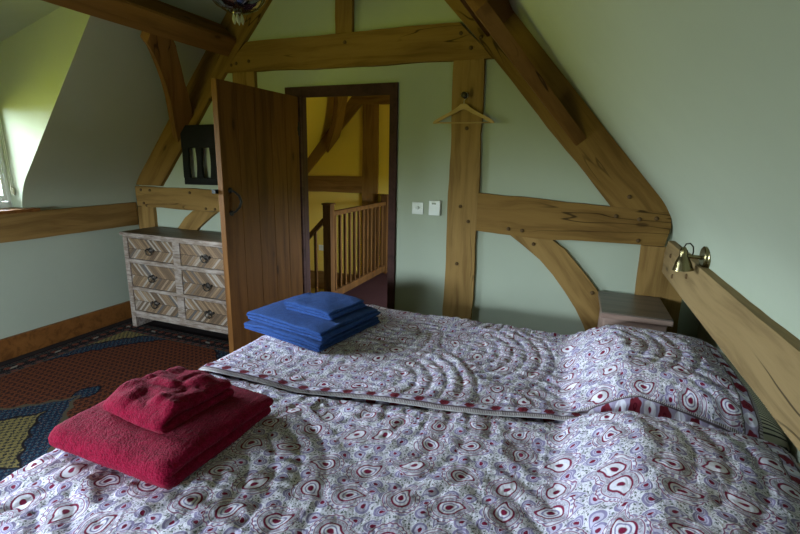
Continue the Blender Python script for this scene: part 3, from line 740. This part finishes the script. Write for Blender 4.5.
for r_, (z0, z1) in enumerate(((.155, .345), (.375, .585), (.622, .805))):
    for c_, (x0, x1) in enumerate(((.05, .555), (.63, CW - .05))):
        bm = bmesh.new(); xc, zc = (x0 + x1) / 2, (z0 + z1) / 2
        box(bm, x0 - xc + .004, x1 - xc - .004, 0, .02, z0 - zc + .004, z1 - zc - .004, .003)
        box(bm, x0 - xc + .02, x1 - xc - .02, .02, .28, z0 - zc + .015, z1 - zc - .03)
        dr = link('drawer', bm, M['chevron'], ch); dr.location = (xc, .008, zc)
        hb = bmesh.new()
        lathe_bm(hb, [(.026, 0), (.025, .004), (.012, .007), (.009, .012), (.004, .015)], 16, Matrix.Rotation(PI / 2, 4, 'X'))
        for s_ in (-1, 1): lathe_bm(hb, [(.011, 0), (.009, .008), (.003, .012)], 10, Matrix.Translation((s_ * .038, 0, .004)) @ Matrix.Rotation(PI / 2, 4, 'X'))
        tube_bm(hb, [(.040 * math.cos(a), -.016 - .006 * math.sin(-a), .006 + .046 * math.sin(a)) for a in [PI + PI * i / 12 for i in range(13)]], .0045, 8)
        link('handle', hb, M['bronze'], dr, True)

# ------------------------------------------------------------------ black panel
bp = empty('slatted_panel', (-3.168, 3.02, 1.262)); tag(bp, 'black wooden panel with curved open slats leaning above the chest of drawers', 'wall panel')
bm = bmesh.new()
Wp, Hp = .55, .49
box(bm, 0, Wp, 0, .03, .305, Hp, .004); box(bm, 0.012, Wp - .012, 0, .03, 0, .06, .004)
link('frame', bm, M['black'], bp)
def slat(x0, x1, wb, edge=0):
    n = 14; L_, R_ = [], []
    for i in range(n + 1):
        t = i / n; z = .055 + t * .255; wv = wb * math.sin(t * PI)
        L_.append((x0 + (wv if edge >= 0 else 0), z)); R_.append((x1 - (wv if edge <= 0 else 0), z))
    bm = bmesh.new(); prism_bm(bm, L_ + R_[::-1], -.026, -.004, .002); o = link('slat', bm, M['black'], bp); o.rotation_euler = (PI / 2, 0, 0)
slat(.004, .070, .006, -1); slat(.148, .216, .010); slat(.296, .37, .010); slat(.448, .546, .006, 1)
bp.rotation_euler = (math.radians(-2), math.radians(-1), 0)

# ------------------------------------------------------------------ bedside stand
ns = empty('bedside_stand', (.195, 2.60, 0)); tag(ns, 'small rustic bedside stand with dark grey top behind the far bed', 'bedside table')
cb('top', [(0, .345, 0, .455, .689, .722)], 'stand_top', ns, .004); cb('top_edge', [(-.001, .346, -.004, .003, .688, .715)], 'stand_side', ns, .002)
cb('body', [(.02, .325,   .02, .445, .08, .689)], 'stand_side', ns); cb('drawer_front', [(.035, .31, .008, .02, .50, .65)], 'stand_side', ns)
for x in (.02, .285):
    for y in (.02, .405): cb('leg', [(x, x + .04, y, y + .04, .0, .08)], 'stand_side', ns)

# ------------------------------------------------------------------ beds
ZB = .565
def seam(x): return np.interp(x, [-1.62, -1.35, -1.0, -.57, -.26, .05, .3, .5, .8], [1.455, 1.448, 1.46, 1.525, 1.59, 1.665, 1.715, 1.69, 1.66])
def make_bed(y0, y1, label):
    b_ = empty('single_bed', ((-1.55 + .70) / 2, (y0 + y1) / 2, 0)); tag(b_, label, 'bed')
    cx, cy = b_.location.x, b_.location.y
    for nm, z0, z1, mt_, bv, ins in (('base', .08, .29, 'divan', .015, .02), ('mattress', .292, .515, 'mattress', .04, 0)):
        bm = bmesh.new(); box(bm, -1.53 + ins - cx, .66 - ins - cx, y0 + ins - cy, y1 - ins - cy, z0, z1, bv); link(nm, bm, M[mt_], b_, True)
    for x in (-1.4, .5):
        for y in (y0 + .12, y1 - .12):
            bm = bmesh.new(); lathe_bm(bm, [(.02, 0), (.028, .08)], 12); o = link('leg', bm, M['frame'], b_); o.location = (x - cx, y - cy, 0)
    return b_
make_bed(1.68, 2.56, 'single bed under the quilt nearest the gable wall')
make_bed(.40, 1.52, 'single bed under the quilt nearest the viewer')

def pillow_h(x, y, c, hx, hy, H, rz=0., soft=False):
    a = (x - c[0]) / hx; b_ = (y - c[1]) / hy
    ax_ = np.clip(1 - np.abs(a) ** 3.4, 0, 1) ** .42
    if soft: ax_ = np.where(a < 0, sstep(-1.12, -.30, a), ax_)
    return H * ax_ * np.clip(1 - np.abs(b_) ** 3.4, 0, 1) ** .42
PIL = {'far': ((.385, 2.15), .36, .43, .172, .04), 'near': ((.385, 1.12), .36, .585, .165, .0)}
def clam(x, y, R, ox, oy):
    """baptist-fan: radius inside the topmost overlapping fan, fans open towards +x"""
    r = np.full(x.shape, np.nan)
    k0 = int(math.floor((x.min() - ox) / (R * .62))) - 3; k1 = int(math.ceil((x.max() - ox) / (R * .62))) + 1
    for k in range(k0, k1 + 1):                        # columns further back lie under
        cx = ox + k * R * .62; o = oy + (k % 2) * R
        cy = o + np.round((y - o) / (2 * R)) * 2 * R
        d_ = np.hypot(x - cx, y - cy); m_ = (d_ < R * 1.01) & (x > cx - .02)
        r = np.where(m_ & np.isnan(r), d_, r) if k == k0 else np.where(m_ & np.isnan(r), d_, r)
    return np.nan_to_num(r, nan=0.)
def quilt(name, far, label):
    step = .0075
    U0, L = 0, 2.66; Wq = 1.50
    nu = int(L / step); nv = int(Wq / step)
    u = np.linspace(0, L, nu + 1)[:, None] * np.ones((1, nv + 1)); v = np.ones((nu + 1, 1)) * np.linspace(0, Wq, nv + 1)[None, :]
    # u: 0 = hem hanging at the foot, L = head edge.  v: 0 = edge at the seam
    drop = .36; xf = -1.53; r_ = .055
    s = u - drop                                        # s<0 hangs
    x = np.where(s > 0, xf + s, xf); hang = np.clip(-s, 0, None)
    lenarc = r_ * PI / 2
    th = np.clip((lenarc - s) / r_, 0, PI / 2)          # rolls over the foot edge
    x = np.where(s < lenarc, xf + r_ - r_ * np.sin(th) - 0 * s, xf + r_ + (s - lenarc))
    dz = np.where(s < lenarc, -(r_ - r_ * np.cos(th)), 0.) - np.clip(-s, 0, None)
    ys = seam(x)
    if far: y = ys - .012 + v
    else: y = ys + .05 - v
    yl = 2.60 if far else .38
    over = (y - yl) if far else (yl - y)
    thy = np.clip((over + lenarc) / r_, 0, PI / 2)
    ysg = 1 if far else -1
    yy = np.where(over > -lenarc, yl + ysg * (-r_ + r_ * np.sin(thy) + 0.), y)
    dz = dz + np.where(over > -lenarc, -(r_ - r_ * np.cos(thy)), 0.) - np.clip(over, 0, None)
    y = yy + ysg * .0
    # quilting
    RR = .46 if far else .60
    r = clam(x, y, RR, -3.9 if far else -3.72, .31 if far else .20)
    ph = np.abs(np.sin(PI * r / (.066 if far else .078)))
    q = (ph ** .6 - 1) * ((.0030 + .0050 * sstep(-1.0, -.4, x)) if far else .0088) * (.55 + .9 * (vnoise(x * 5, y * 5, 3) + .5))
    inb = sstep(.06, .09, np.minimum(np.minimum(u, L - u), v)); q *= inb
    q += -(1 - sstep(0, .006, np.abs(v - .076))) * .006
    # crinkles and sag
    q += vnoise(x * (13 if far else 22), y * (75 if far else 48), 11) * (.0075 if far else .0050) * inb + vnoise(x * 30, y * 90, 41) * .003 + vnoise(x * 60, y * 34, 12) * .0036 + vnoise(x * 7, y * 11, 5) * .011 + vnoise(x * 2.1, y * 2.6, 6) * .020
    z = ZB + dz
    if far: z = z + .016 * sstep(2.0, 2.5, y) * sstep(.3, .0, x)
    c, hx, hy, H, rz = PIL['far' if far else 'near']
    pb = pillow_h(x, y, c, hx, hy, H, rz, True)
    z = z + pb
    # crease where the quilt tucks in front of the pillow
    front = c[0] - hx
    z = z - .008 * np.exp(-((x - front - .01) / .03) ** 2) * sstep(hy * 1.3, hy, np.abs(y - c[1]))
    if far:
        z = z + .010 * sstep(.10, .02, v)
        z = z - .012 * sstep(.012, 0, v)
        z += .006 * np.sin(x * 9 + 1) * sstep(.15, 0, v)
    else:
        z = z - .018 * sstep(.14, .0, v) * (1 - sstep(-.05, .12, x)) - .006
        q = q + vnoise(x * 34, y * 55, 31) * .010 * sstep(.34, .06, v)
    # head edge drops away
    hd = sstep(L - .10, L, u)
    if s.max() > 0: z = z - 0 * hd
    # normals from finite differences
    P = np.stack([x, y, z], -1)
    du = np.gradient(P, axis=0); dv = np.gradient(P, axis=1); N = np.cross(du, dv)
    if not far: N = -N
    N /= np.linalg.norm(N, axis=-1, keepdims=True) + 1e-9
    P = P + N * q[..., None]
    # gentle folds in the hanging parts
    P[..., 0] -= np.clip(-dz, 0, .4) * .10 * (1 + np.sin(y * 17)) * (x < xf + .06)
    keep_u = x[:, 0] < .685
    nuk = int(keep_u.sum())
    P = P[:nuk]; uv = np.stack([u, v], -1)[:nuk]
    umax = uv[-1, 0, 0]
    n1, n2 = P.shape[:2]
    idx = np.arange(n1 * n2).reshape(n1, n2)
    quads = np.stack([idx[:-1, :-1], idx[1:, :-1], idx[1:, 1:], idx[:-1, 1:]], -1).reshape(-1, 4)
    if not far: quads = quads[:, ::-1]
    me = bpy.data.meshes.new(name); nq = len(quads)
    me.vertices.add(n1 * n2); me.vertices.foreach_set('co', P.reshape(-1).astype(np.float32))
    me.loops.add(nq * 4); me.loops.foreach_set('vertex_index', quads.reshape(-1).astype(np.int32))
    me.polygons.add(nq); me.polygons.foreach_set('loop_start', np.arange(0, nq * 4, 4, dtype=np.int32))
    me.update(calc_edges=True)
    uvl = me.uv_layers.new(name='UVMap'); uvl.data.foreach_set('uv', uv.reshape(-1, 2)[quads.reshape(-1)].reshape(-1).astype(np.float32))
    me.polygons.foreach_set('use_smooth', np.ones(nq, bool)); me.validate(); me.update()
    me.materials.append(m_quilt(name + '_print_' + ('far' if far else 'near'), float(umax), Wq, 2.0 if far else 7.0))
    o = bpy.data.objects.new(name, me); C.objects.link(o)
    md = o.modifiers.new('thickness', 'SOLIDIFY'); md.thickness = .008; md.offset = -1
    # cream piped hem along the seam edge
    bm = bmesh.new(); pts = [tuple(P[i, 0]) for i in range(0, n1, 3)]
    tube_bm(bm, pts, .0026, 8)
    link('hem', bm, M['hem'], o, True)
    return tag(o, label, 'quilt')
quilt('paisley_quilt', True, 'paisley quilt on the bed nearest the gable wall, under the blue towels')
quilt('paisley_quilt', False, 'paisley quilt on the bed nearest the viewer, under the red towels')

def pillow(key, mat, label, xend, dz):
    c, hx, hy, H, rz = PIL[key]
    hx = hx - .13; hy = hy - .05; c = (c[0] + .11, c[1])
    n = 40; m_ = 60
    bm = bmesh.new(); uvl = bm.loops.layers.uv.new('UVMap')
    a = np.linspace(-1, 1, n); b_ = np.linspace(-1, 1, m_)
    top = []; bot = []
    for i in range(n):
        rt, rb = [], []
        for j in range(m_):
            X_, Y_ = a[i] * hx, b_[j] * hy
            prof = max(0., 1 - abs(a[i]) ** 3.4) * max(0., 1 - abs(b_[j]) ** 3.4)
            t = H * .92 * prof ** .42
            bulge = 1 + 0.0 * a[i]
            xx = c[0] + X_ + (xend if a[i] > 0 else 0) * a[i] ** 2; yy = c[1] + Y_
            wz = .004 * math.sin(yy * 40 + i * .3)
            rt.append(bm.verts.new((xx, yy, ZB - .0 + dz + t * .86 + wz * (prof > .01)))); rb.append(rt[-1] if prof <= 1e-9 else bm.verts.new((xx, yy, ZB + dz - .02)))
        top.append(rt); bot.append(rb)
    def q(vs, flip=False):
        vs = [v for k, v in enumerate(vs) if v not in vs[:k]]
        if len(vs) > 2:
            f = bm.faces.new(vs[::-1] if flip else vs)
            for l in f.loops: l[uvl].uv = (l.vert.co.x + l.vert.co.z, l.vert.co.y)
    for i in range(n - 1):
        for j in range(m_ - 1):
            q([top[i][j], top[i + 1][j], top[i + 1][j + 1], top[i][j + 1]]); q([bot[i][j], bot[i + 1][j], bot[i + 1][j + 1], bot[i][j + 1]], True)
    o = link('pillow', bm, M[mat], None, True)
    return tag(o, label, 'pillow')
pillow('far', 'ticking_dark', 'cream pillow with dark stripes, its end showing past the quilt nearest the gable wall', .06, -.01)
pillow('near', 'ticking_red', 'cream pillow with red stripes, its end showing past the quilt nearest the viewer', .06, -.01)

# ------------------------------------------------------------------ folded towels
def serp(w, layers, t, gap=.002, inset=None, seed=0):
    """centre line of a zig-zag folded cloth in (a, z)"""
    rnd = random.Random(seed); pts = []
    for k in range(layers):
        z = t / 2 + k * (t + gap); x0, x1 = -w / 2 + t / 2, w / 2 - t / 2
        x0 += rnd.uniform(0, .012); x1 -= rnd.uniform(0, .012)
        xs = np.linspace(x0, x1, 46)
        if k % 2: xs = xs[::-1]
        for x_ in xs: pts.append((x_, z))
        if k < layers - 1:
            xe = xs[-1]; sg = 1 if k % 2 == 0 else -1; rr_ = (t + gap) / 2
            for a_ in np.linspace(-PI / 2, PI / 2, 8)[1:-1]: pts.append((xe + sg * rr_ * math.cos(a_) * 1.0, z + rr_ + rr_ * math.sin(a_)))
    return pts
def towel(name, w, dlen, layers, t, loc, rz, mat, label, seed=0, group=None, along='y', sag=.01, micro=.0012, puff=.0, res=.006, tilt=(0, 0), crumple=0.):
    pts = serp(w, layers, t, seed=seed); n = len(pts)
    P2 = np.array(pts); tg = np.gradient(P2, axis=0); tg /= np.linalg.norm(tg, axis=1, keepdims=True); nm = np.stack([-tg[:, 1], tg[:, 0]], 1)
    capn = 5; out = []
    L_ = P2 + nm * t / 2; R_ = P2 - nm * t / 2
    endc = [tuple(P2[-1] + (math.cos(a_) * tg[-1] + math.sin(a_) * nm[-1]) * t / 2) for a_ in np.linspace(PI / 2, -PI / 2, capn)[1:-1]]
    stc = [tuple(P2[0] + (-math.cos(a_) * tg[0] + math.sin(a_) * nm[0]) * t / 2) for a_ in np.linspace(-PI / 2, PI / 2, capn)[1:-1]]
    ring = [tuple(p) for p in L_] + endc + [tuple(p) for p in R_[::-1]] + stc
    nb = int(dlen / res); bvals = np.linspace(-dlen / 2, dlen / 2, nb + 1)
    ed = t * .55; bvals = np.concatenate([-dlen / 2 + ed * (1 - np.cos(np.linspace(0, PI / 2, 6)[:-1])), bvals[(bvals > -dlen / 2 + ed) & (bvals < dlen / 2 - ed)], dlen / 2 - ed * (1 - np.cos(np.linspace(PI / 2, 0, 6)[1:]))])
    bvals = np.unique(bvals); nb = len(bvals) - 1
    ring = np.array(ring); K = len(ring)
    cen = np.concatenate([P2, np.repeat(P2[-1:], capn - 2, 0), P2[::-1], np.repeat(P2[:1], capn - 2, 0)])
    u_e = np.clip((dlen / 2 - np.abs(bvals)) / ed, 0, 1); fsh = .12 + .88 * np.sqrt(1 - (1 - u_e) ** 2)
    A = cen[None, :, 0] + (ring - cen)[None, :, 0] * fsh[:, None]; Z = cen[None, :, 1] + (ring - cen)[None, :, 1] * fsh[:, None]; B = np.repeat(bvals[:, None], K, 1)
    H = layers * (t + .002)
    # puff the body, soften the ends, uneven layer ends
    lay = np.floor(Z / (t + .002))
    e = np.abs(B) / (dlen / 2); ea = np.abs(A) / (w / 2)
    B = B * (1 - .02 * (vnoise(lay * 3.3, A * 3, seed + 1) + .5)) + .012 * vnoise(A * 6, lay * 1.7, seed + 2) * e
    Z = Z * (1 - .06 * sstep(.80, 1., e) - sag / max(H, .01) * sstep(.55, 1., ea)) + vnoise(A * 9, B * 9 + 4, seed + 3) * .012 * (Z / H) + puff * (1 - ea ** 2) * (1 - e ** 2) * (Z / H)
    Z = Z + crumple * (vnoise(A * 13 + 3, B * 13, seed + 7) + .6 * np.abs(vnoise(A * 22, B * 18 + 9, seed + 8))) * (Z / H) ** 1.5
    A = A + .010 * vnoise(B * 5, lay * 2.1 + 7, seed + 4) + .004 * vnoise(B * 17, lay, seed + 6)
    P = np.stack([A, B, Z], -1)
    du = np.gradient(P, axis=0); dv = np.roll(P, -1, 1) - np.roll(P, 1, 1); N = np.cross(du, dv); N /= np.linalg.norm(N, axis=-1, keepdims=True) + 1e-9
    P = P + N * (np.random.RandomState(seed).rand(*A.shape)[..., None] - .5) * 2 * micro
    bm = bmesh.new(); V_ = [[bm.verts.new(tuple(P[i, j])) for j in range(K)] for i in range(nb + 1)]
    for i in range(nb):
        for j in range(K): bm.faces.new((V_[i][j], V_[i][(j + 1) % K], V_[i + 1][(j + 1) % K], V_[i + 1][j]))
    # end caps: strips between the two sides of the sheet
    for row, fl in ((V_[0], False), (V_[nb], True)):
        o2 = n + capn - 2
        for i in range(n - 1):
            a_, b_, c_, d_ = row[i], row[i + 1], row[o2 + n - 1 - (i + 1)], row[o2 + n - 1 - i]
            f = (a_, b_, c_, d_); bm.faces.new(f if fl else f[::-1])
        ec = [row[n - 1]] + row[n:n + capn - 2] + [row[o2]]; sc_ = [row[o2 + n - 1]] + row[o2 + n:] + [row[0]]
        for g_ in (ec, sc_):
            try: bm.faces.new(g_ if fl else g_[::-1])
            except ValueError: pass
    bmesh.ops.recalc_face_normals(bm, faces=bm.faces)
    o = link(name, bm, M[mat], None, True); o.location = loc
    o.rotation_euler = (tilt[0], tilt[1], rz + (0 if along == 'y' else -PI / 2))
    return tag(o, label, 'towel', group)
ZT = ZB + .004
towel('bath_towel', .575, .52, 3, .016, (-1.325, 2.105, ZT), -.20, 'blue_terry', 'large blue bath towel, lowest of the blue stack', 1, res=.009, micro=.0006)
towel('bath_towel', .56, .50, 3, .016, (-1.32, 2.11, ZT + .054), -.20, 'blue_terry', 'large blue bath towel, middle of the blue stack', 4, res=.009, micro=.0006)
towel('hand_towel', .34, .30, 3, .017, (-1.265, 2.14, ZT + .106), -.22, 'blue_terry', 'small folded blue hand towel on top of the blue stack', 9, res=.008, micro=.0006, puff=.002)
towel('bath_towel', .48, .52, 2, .043, (-1.235, 1.035, ZT), -.03, 'red_terry', 'large folded crimson bath towel at the bottom of the red pile', 2, along='x', sag=.012, res=.005, micro=.0014, puff=.006)
towel('hand_towel', .30, .30, 2, .032, (-1.245, 1.055, ZT + .088), -.10, 'red_terry', 'small crumpled crimson hand towel on top of the red pile', 5, along='x', sag=.010, res=.005, micro=.0014, puff=.012, crumple=.035)

# ------------------------------------------------------------------ clothes hanger on its hook
hk = empty('coat_hook', (-.742, YF, 1.925)); tag(hk, 'round iron hook on the broad oak post, holding the hanger', 'hook')
bm = bmesh.new(); lathe_bm(bm, [(.020, 0), (.020, .004), (.008, .008), (.007, .022), (.017, .028), (.019, .036), (.012, .042)], 16, Matrix.Rotation(PI / 2, 4, 'X')); link('knob', bm, M['bronze'], hk, True)
hg = empty('clothes_hanger', (-.742, YF - .026, 1.82)); tag(hg, 'pale wooden clothes hanger hanging on the broad oak post', 'hanger')
outl = []; W2 = .205
topp = [(0, .052), (.022, .050), (.035, .035), (.055, .018), (.10, -.004), (.15, -.028), (.19, -.050), (.203, -.060)]
botp = [(.205, -.072), (.19, -.072), (.15, -.052), (.10, -.027), (.05, -.005), (.02, .012), (0, .020)]
half = topp + botp; full = half + [(-a, b_) for a, b_ in half[::-1] if a > 0]
bm = bmesh.new(); prism_bm(bm, full, -.006, .006, .003); o = link('shoulder', bm, M['hanger'], hg); o.rotation_euler = (PI / 2, 0, 0)
bm = bmesh.new(); tube_bm(bm, [(-.185, 0, -.066), (0, 0, -.067), (.185, 0, -.066)], .0048, 8); link('trouser_bar', bm, M['hanger'], hg, True)
bm = bmesh.new(); tube_bm(bm, [(0, 0, .045), (0, 0, .070), (.006, 0, .078), (.020, 0, .088), (.024, 0, .102), (.018, 0, .117), (.0, 0, .124), (-.016, 0, .118), (-.022, 0, .104)], .0018, 8); link('hook', bm, M['steel'], hg, True)

# ------------------------------------------------------------------ switches
sw = empty('light_switch', (-1.055, YB, 1.172)); tag(sw, 'white square dimmer switch with round knob by the door frame', 'light switch')
bm = bmesh.new(); box(bm, -.043, .043, -.009, 0, -.043, .043, .004); link('plate', bm, M['white'], sw)
bm = bmesh.new(); lathe_bm(bm, [(.012, 0), (.012, .012), (.009, .015)], 16, Matrix.Translation((0, -.009, .004)) @ Matrix.Rotation(PI / 2, 4, 'X')); link('knob', bm, M['whitepaint'], sw, True)
for s_ in (-1, 1):
    bm = bmesh.new(); lathe_bm(bm, [(.003, 0), (.002, .001)], 8, Matrix.Translation((s_ * .031, -.009, 0)) @ Matrix.Rotation(PI / 2, 4, 'X')); link('screw', bm, M['steel'], sw)
th = empty('thermostat', (-.925, YB, 1.182)); tag(th, 'white thermostat with small dark display beside the oak post', 'thermostat')
bm = bmesh.new(); box(bm, -.042, .042, -.026, 0, -.053, .053, .005); link('case', bm, M['white'], th)
bm = bmesh.new(); box(bm, -.020, .012, -.0275, -.025, .024, .038, .001); link('display', bm, M['lcd'], th)

# ------------------------------------------------------------------ brass reading lamp
rl = empty('reading_lamp', (.562, 2.27, 1.121)); tag(rl, 'antique brass spotlight lamp fixed above the pale oak rail', 'wall lamp')
RY = Matrix.Rotation(-PI / 2, 4, 'Y')
bm = bmesh.new(); lathe_bm(bm, [(.052, -.012), (.052, .010), (.049, .013), (.049, .022), (.044, .026), (.010, .027)], 32, RY); autosmooth(link('wall_plate', bm, M['brass'], rl), 30)
bm = bmesh.new(); tube_bm(bm, [(-.02, 0, -.002), (-.092, -.0, .002)], .009, 12); lathe_bm(bm, [(.0125, .075), (.0125, .095)], 16, RY); autosmooth(link('arm', bm, M['brass'], rl), 30)
bm = bmesh.new(); RH = Matrix.Translation((-.097, -.012, 0)) @ Matrix.Rotation(math.radians(-6), 4, 'Y')
lathe_bm(bm, [(.004, .042), (.009, .040), (.013, .030), (.016, .028), (.017, .002), (.020, -.002), (.026, -.014), (.031, -.026), (.035, -.042), (.041, -.056), (.042, -.060), (.039, -.058), (.031, -.040), (.024, -.018), (.01, -.01)], 28, RH); autosmooth(link('lamp_shade', bm, M['brass'], rl), 40)
bm = bmesh.new(); lathe_bm(bm, [(.022, -.020), (.034, -.045), (.036, -.053), (.02, -.056)], 20, RH); link('bulb', bm, M['ceramic_glow'], rl, True)
bm = bmesh.new(); tube_bm(bm, [(-.10, -.012, .040), (-.094, -.01, .055), (-.078, -.006, .058), (-.064, -.002, .044), (-.060, .0, .022), (-.062, 0, .004)], .003, 8); link('flex', bm, M['bronze'], rl, True)

# ------------------------------------------------------------------ glass pendant
pd = empty('pendant_lamp', (-1.635, 1.98, 2.185)); tag(pd, 'round glass pendant lamp with crystal drops at the top of the room', 'pendant lamp')
bm = bmesh.new(); lathe_bm(bm, [(.02, .0), (.06, .010), (.10, .032), (.13, .065), (.145, .10), (.15, .14), (.146, .14), (.14, .10), (.126, .068), (.098, .037), (.06, .016), (.02, .006)], 36, None, False); link('glass_bowl', bm, M['lampglass'], pd, True)
bm = bmesh.new(); lathe_bm(bm, [(.152, .138), (.154, .15), (.145, .15), (.143, .138)], 36, None, False); link('rim', bm, M['brass'], pd, True)
bm = bmesh.new(); tube_bm(bm, [(0, 0, .006), (0, 0, 1.52)], .006, 8); lathe_bm(bm, [(.025, -.004), (.025, .012), (.012, .03)], 16)
for k in range(3):
    a_ = k * 2 * PI / 3; tube_bm(bm, [(.148 * math.cos(a_), .148 * math.sin(a_), .148), (.0, .0, .36)], .003, 6)
link('stem', bm, M['brass'], pd, True)
for k in range(6):
    a_ = k * PI / 3; bm = bmesh.new(); lathe_bm(bm, [(.001, -.045), (.009, -.028), (.006, -.012), (.001, 0)], 6); o = link('crystal', bm, M['crystal'], pd); o.location = (.022 * math.cos(a_), .022 * math.sin(a_), -.004)

# ------------------------------------------------------------------ daylight
wd = bpy.data.worlds.new('world'); scn.world = wd; wd.use_nodes = True; t = wd.node_tree; t.nodes.clear()
o_ = t.nodes.new('ShaderNodeOutputWorld'); bg = t.nodes.new('ShaderNodeBackground'); tc = t.nodes.new('ShaderNodeTexCoord'); sp = t.nodes.new('ShaderNodeSeparateXYZ')
rp = t.nodes.new('ShaderNodeValToRGB'); t.links.new(tc.outputs['Generated'], sp.inputs[0]); ma = t.nodes.new('ShaderNodeMath'); ma.operation = 'MULTIPLY_ADD'; ma.inputs[1].default_value = .5; ma.inputs[2].default_value = .5
t.links.new(sp.outputs[2], ma.inputs[0]); t.links.new(ma.outputs[0], rp.inputs[0]); t.links.new(rp.outputs[0], bg.inputs[0]); t.links.new(bg.outputs[0], o_.inputs[0])
cr = rp.color_ramp; cr.elements[0].position = .0; cr.elements[0].color = (.095, .108, .018, 1); cr.elements[1].position = 1.; cr.elements[1].color = (.71, .85, 1.0, 1)
e = cr.elements.new(.46); e.color = (.13, .145, .024, 1); e = cr.elements.new(.53); e.color = (.62, .76, .84, 1)
bg.inputs[1].default_value = 104.0
def portal(name, loc, rot, sx, sy):
    l = bpy.data.lights.new(name, 'AREA'); l.shape = 'RECTANGLE'; l.size = sx; l.size_y = sy
    l.cycles.is_portal = True
    o = bpy.data.objects.new(name, l); C.objects.link(o); o.location = loc; o.rotation_euler = rot; return o
portal('window_daylight', (WX - .06, (D0 + D1) / 2, 1.50), (0, -PI / 2, 0), .82, D1 - D0)
portal('added_window_daylight', ((FW0 + FW1) / 2, Yn - .16, (FZ0 + FZ1) / 2), (PI / 2, 0, 0), FW1 - FW0, FZ1 - FZ0)  # portal of the added window behind the viewer
portal('added_landing_daylight', (-.36, 4.42, .96), (0, PI / 2, 0), .48, .65)  # portal of the opening added out of view in the landing side wall

scn.view_settings.view_transform = 'Standard'; scn.view_settings.look = 'None'; scn.view_settings.gamma = 1.0
scn.view_settings.exposure = 0.0
scn.cycles.use_denoising = True; scn.cycles.max_bounces = 10; scn.cycles.diffuse_bounces = 6
scn.cycles.caustics_reflective = False; scn.cycles.caustics_refractive = False
